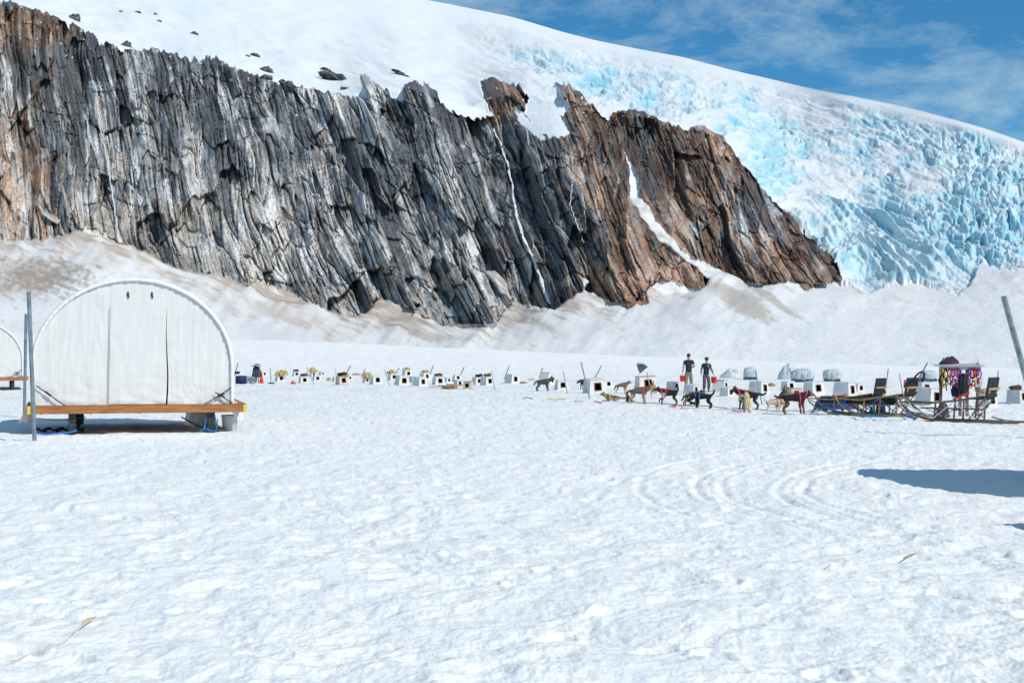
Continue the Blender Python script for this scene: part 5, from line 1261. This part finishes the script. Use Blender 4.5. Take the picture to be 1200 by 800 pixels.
# ================================================================ SMALL THINGS
# shovel stuck upright: fan shaped grey scoop
g = gpoint(751, 461); s = g.y / F; sh = thing('snow_shovel', 'grey fan shaped snow shovel standing upright above the wooden topped house', 'shovel', g, .1)
bm = BM(); tube(bm, [(-1 * s, 0, 0), (-1.5 * s, 0, 26 * s)], .022, 8); obj('handle', bm, M_whitem, sh)
bm = BM(); gr = []
for i in range(9):
    a_ = math.radians(-18 + i * 8.5); row = []
    for k in range(4):
        r = (.5 + k * 4.1) * s; row.append((bm.verts.new((-1.5 * s + r * math.sin(a_), -.03 * math.sin(i / 8 * 3.14) , 23 * s + r * math.cos(a_))), ))
    gr.append([q[0] for q in row])
for i in range(8):
    for k in range(3): bm.faces.new((gr[i][k], gr[i + 1][k], gr[i + 1][k + 1], gr[i][k + 1]))
bmesh.ops.solidify(bm, geom=bm.faces[:], thickness=.02)
blade = obj('blade', bm, mat('grey_scoop', (.17, .21, .23), .5, .2, 6), sh, True)
bm = BM(); tube(bm, [(-1.5 * s + 12.6 * s * math.sin(math.radians(-18 + i * 8.5)), -.04, 23 * s + 12.6 * s * math.cos(math.radians(-18 + i * 8.5))) for i in range(9)], .045, 6); obj('blade_rim', bm, mat('pale_scoop_edge', (.45, .50, .52), .5), blade)
# gear cluster at far left
box_thing('crate', 282.5, 449.5, 12, 9.5, M_navy, 'navy blue crate just right of the big tent', 'crate', 25)
box_thing('tool_case', 278, 441, 6, 3, M_blackf, 'small dark flat case beyond the navy crate', 'case', 10, zpx=3)
g = gpoint(298, 449); s = g.y / F
bd = thing('notice_stand', 'dark leaning board with flat roof among the left gear', 'stand', g, .2)
bm = BM(); box(bm, (.05, 0, 11 * s), (7 * s, .08, 19 * s), (0, .22, 0)); obj('board', bevel(bm, .01), mat('dark_blue_board', (.035, .05, .08), .6, .3, 8), bd)
bm = BM(); box(bm, (.08, 0, 21 * s), (12 * s, .5, .05), (0, -.10, 0)); box(bm, (.14, 0, 22.6 * s), (5 * s, .4, .05)); obj('roof_board', bm, M_dkwood, bd)
for x in (-3, 4.5):
    bm = BM(); tube(bm, [(x * s, .1, 0), (x * s + .1, .1, 18 * s)], .03, 6); obj('post', bm, M_dkwood, bd)
heap(306.5, 449, 5, 8, 'bright red bag at the foot of the leaning board', M_red, 'bag', 'bag', 0, 41)
heap(304, 445, 7, 9, 'dark red jacket bundle hanging beside the leaning board', mat('maroon_cloth', (.16, .02, .03), .8, .3, 8), 'bundle', 'bundle', 0, 42, dz=.2)
heap(343.5, 450.5, 7.5, 4.5, 'bright red bag lying alone on the snow', M_red, 'bag', 'bag', 0, 43)
heap(318, 449.5, 10, 2, 'flat dark mat lying on the snow left of the second house', M_blackf, 'mat', 'mat', 0, 44)
for k, (x, y) in enumerate([(291, 449), (296, 450)]):
    g = gpoint(x, y); bm = BM(); s = g.y / F
    for a_ in range(0, 360, 30): tube(bm, [(0, 0, 4.2 * s), (3.6 * s * math.cos(math.radians(a_)), 0, 4.2 * s + 3.6 * s * math.sin(math.radians(a_)))], .02, 5)
    tube(bm, [(3.7 * s * math.cos(math.radians(a_)), 0, 4.2 * s + 3.7 * s * math.sin(math.radians(a_))) for a_ in range(0, 361, 20)], .045, 6)
    o = obj('spoked_wheel', bm, M_galv, None, True); o.location = g; o.rotation_euler.z = .5; tag(o, ('left' if k == 0 else 'right') + ' one of two grey spoked wheels beside the navy crate', 'wheel', 'spoked wheels')
# boards in the middle of the yard
g = gpoint(530, 454.5); bm = BM()
for k in range(3): box(bm, (-.5 + k * .45, .1 * k, .10 + .03 * k), (1.4, .22, .045), (0, .05 * (k - 1), .2 * k - .2))
o = obj('board_pile', bm, M_ply); o.location = g; tag(o, 'loose brown boards lying before the tipped dog house', 'boards')
heap(548, 456, 15, 7, 'patch of dirty plywood sheet leaning on snow', M_ply, 'plywood', 'plywood', 0, 50) if False else None
# tow lines and scraps
for pts, m_, lab in [([(613, 467.5), (617, 466.5), (624, 468)], M_rope, 'short blue rope end on open snow below the tipped up house'), ([(641, 469), (646, 468), (650, 469.5), (655, 468), (663, 468.6)], M_yel, 'yellow and red line end lying before the orange brown doorway'), ([(673, 471), (678, 471.4), (683, 471)], MCOL['orange'], 'faint orange line on the snow below the longest stake'),
                     ([(697, 471), (701, 472), (705, 473)], MCOL['red'], 'red line end lying left of the yellow harnessed dog'), ([(785, 477), (790, 475.5), (793, 477), (788, 478)], MCOL['pink'], 'pink line loop lying by the dog with lifted paw'), ([(798, 479), (804, 480), (808, 479)], M_yel, 'yellow line lying before the brown tan dog'), ([(858, 482), (866, 483.5), (873, 483)], MCOL['red'], 'dark red line lying by the cream sitting dog')]:
    P3 = [tuple(gpoint(*q) + Vector((0, 0, .035))) for q in pts]; rope('rope', P3, .017, m_, lab)
# orange twine in the foreground
P3 = [tuple(gpoint(x, y) + Vector((0, 0, z))) for x, y, z in [(7, 778, .02), (20, 773, .0), (33, 769, .015), (46, 764, .0), (57, 762, .02), (68, 759, .02), (80, 748, .0), (92, 738, .02), (99, 734, .03), (104, 730, .035), (111, 728, .03)]]
rope('twine', P3, .0016, mat('orange_twine', (.80, .42, .03), .7, .2, 30), 'frayed orange twine lying on the foreground snow at lower left', 'twine')
P3 = [tuple(gpoint(x, y) + Vector((0, 0, .03))) for x, y in [(97, 736), (101, 733), (106, 730), (111, 728)]]
rope('twine', P3, .005, MATS['orange_twine'], 'thick bright orange knot end of the frayed twine', 'twine')
for k, (x, y) in enumerate([(1060, 656), (967, 669)]):
    P3 = [tuple(gpoint(x - 1, y + 2) + Vector((0, 0, .03))), tuple(gpoint(x + 6, y - 1) + Vector((0, 0, .04))), tuple(gpoint(x + (14 if k == 0 else 8), y - 4) + Vector((0, 0, .03)))]
    rope('straw_stalk', P3, .006, M_straw, ['longer golden stalk lying on the snow at the right', 'short brownish stalk lying left of the longer golden one'][k], 'stalk')

# tug lines joining the harnessed teams to the sledges
for pts, lab in [([(958, 485), (930, 484), (905, 483.5), (880, 481.5), (858, 480)], 'dark gangline on the snow from the first sledge to the black dog with long tail'), ([(852, 480), (830, 478.5), (800, 476.5), (775, 475), (750, 473.5), (732, 472)], 'dark gangline on the snow running past the dog with raised paw')]:
    P3 = [tuple(gpoint(*q) + Vector((0, 0, .05 + .03 * (k % 2)))) for k, q in enumerate(pts)]; rope('gangline', P3, .011, M_strap, lab, 'line')
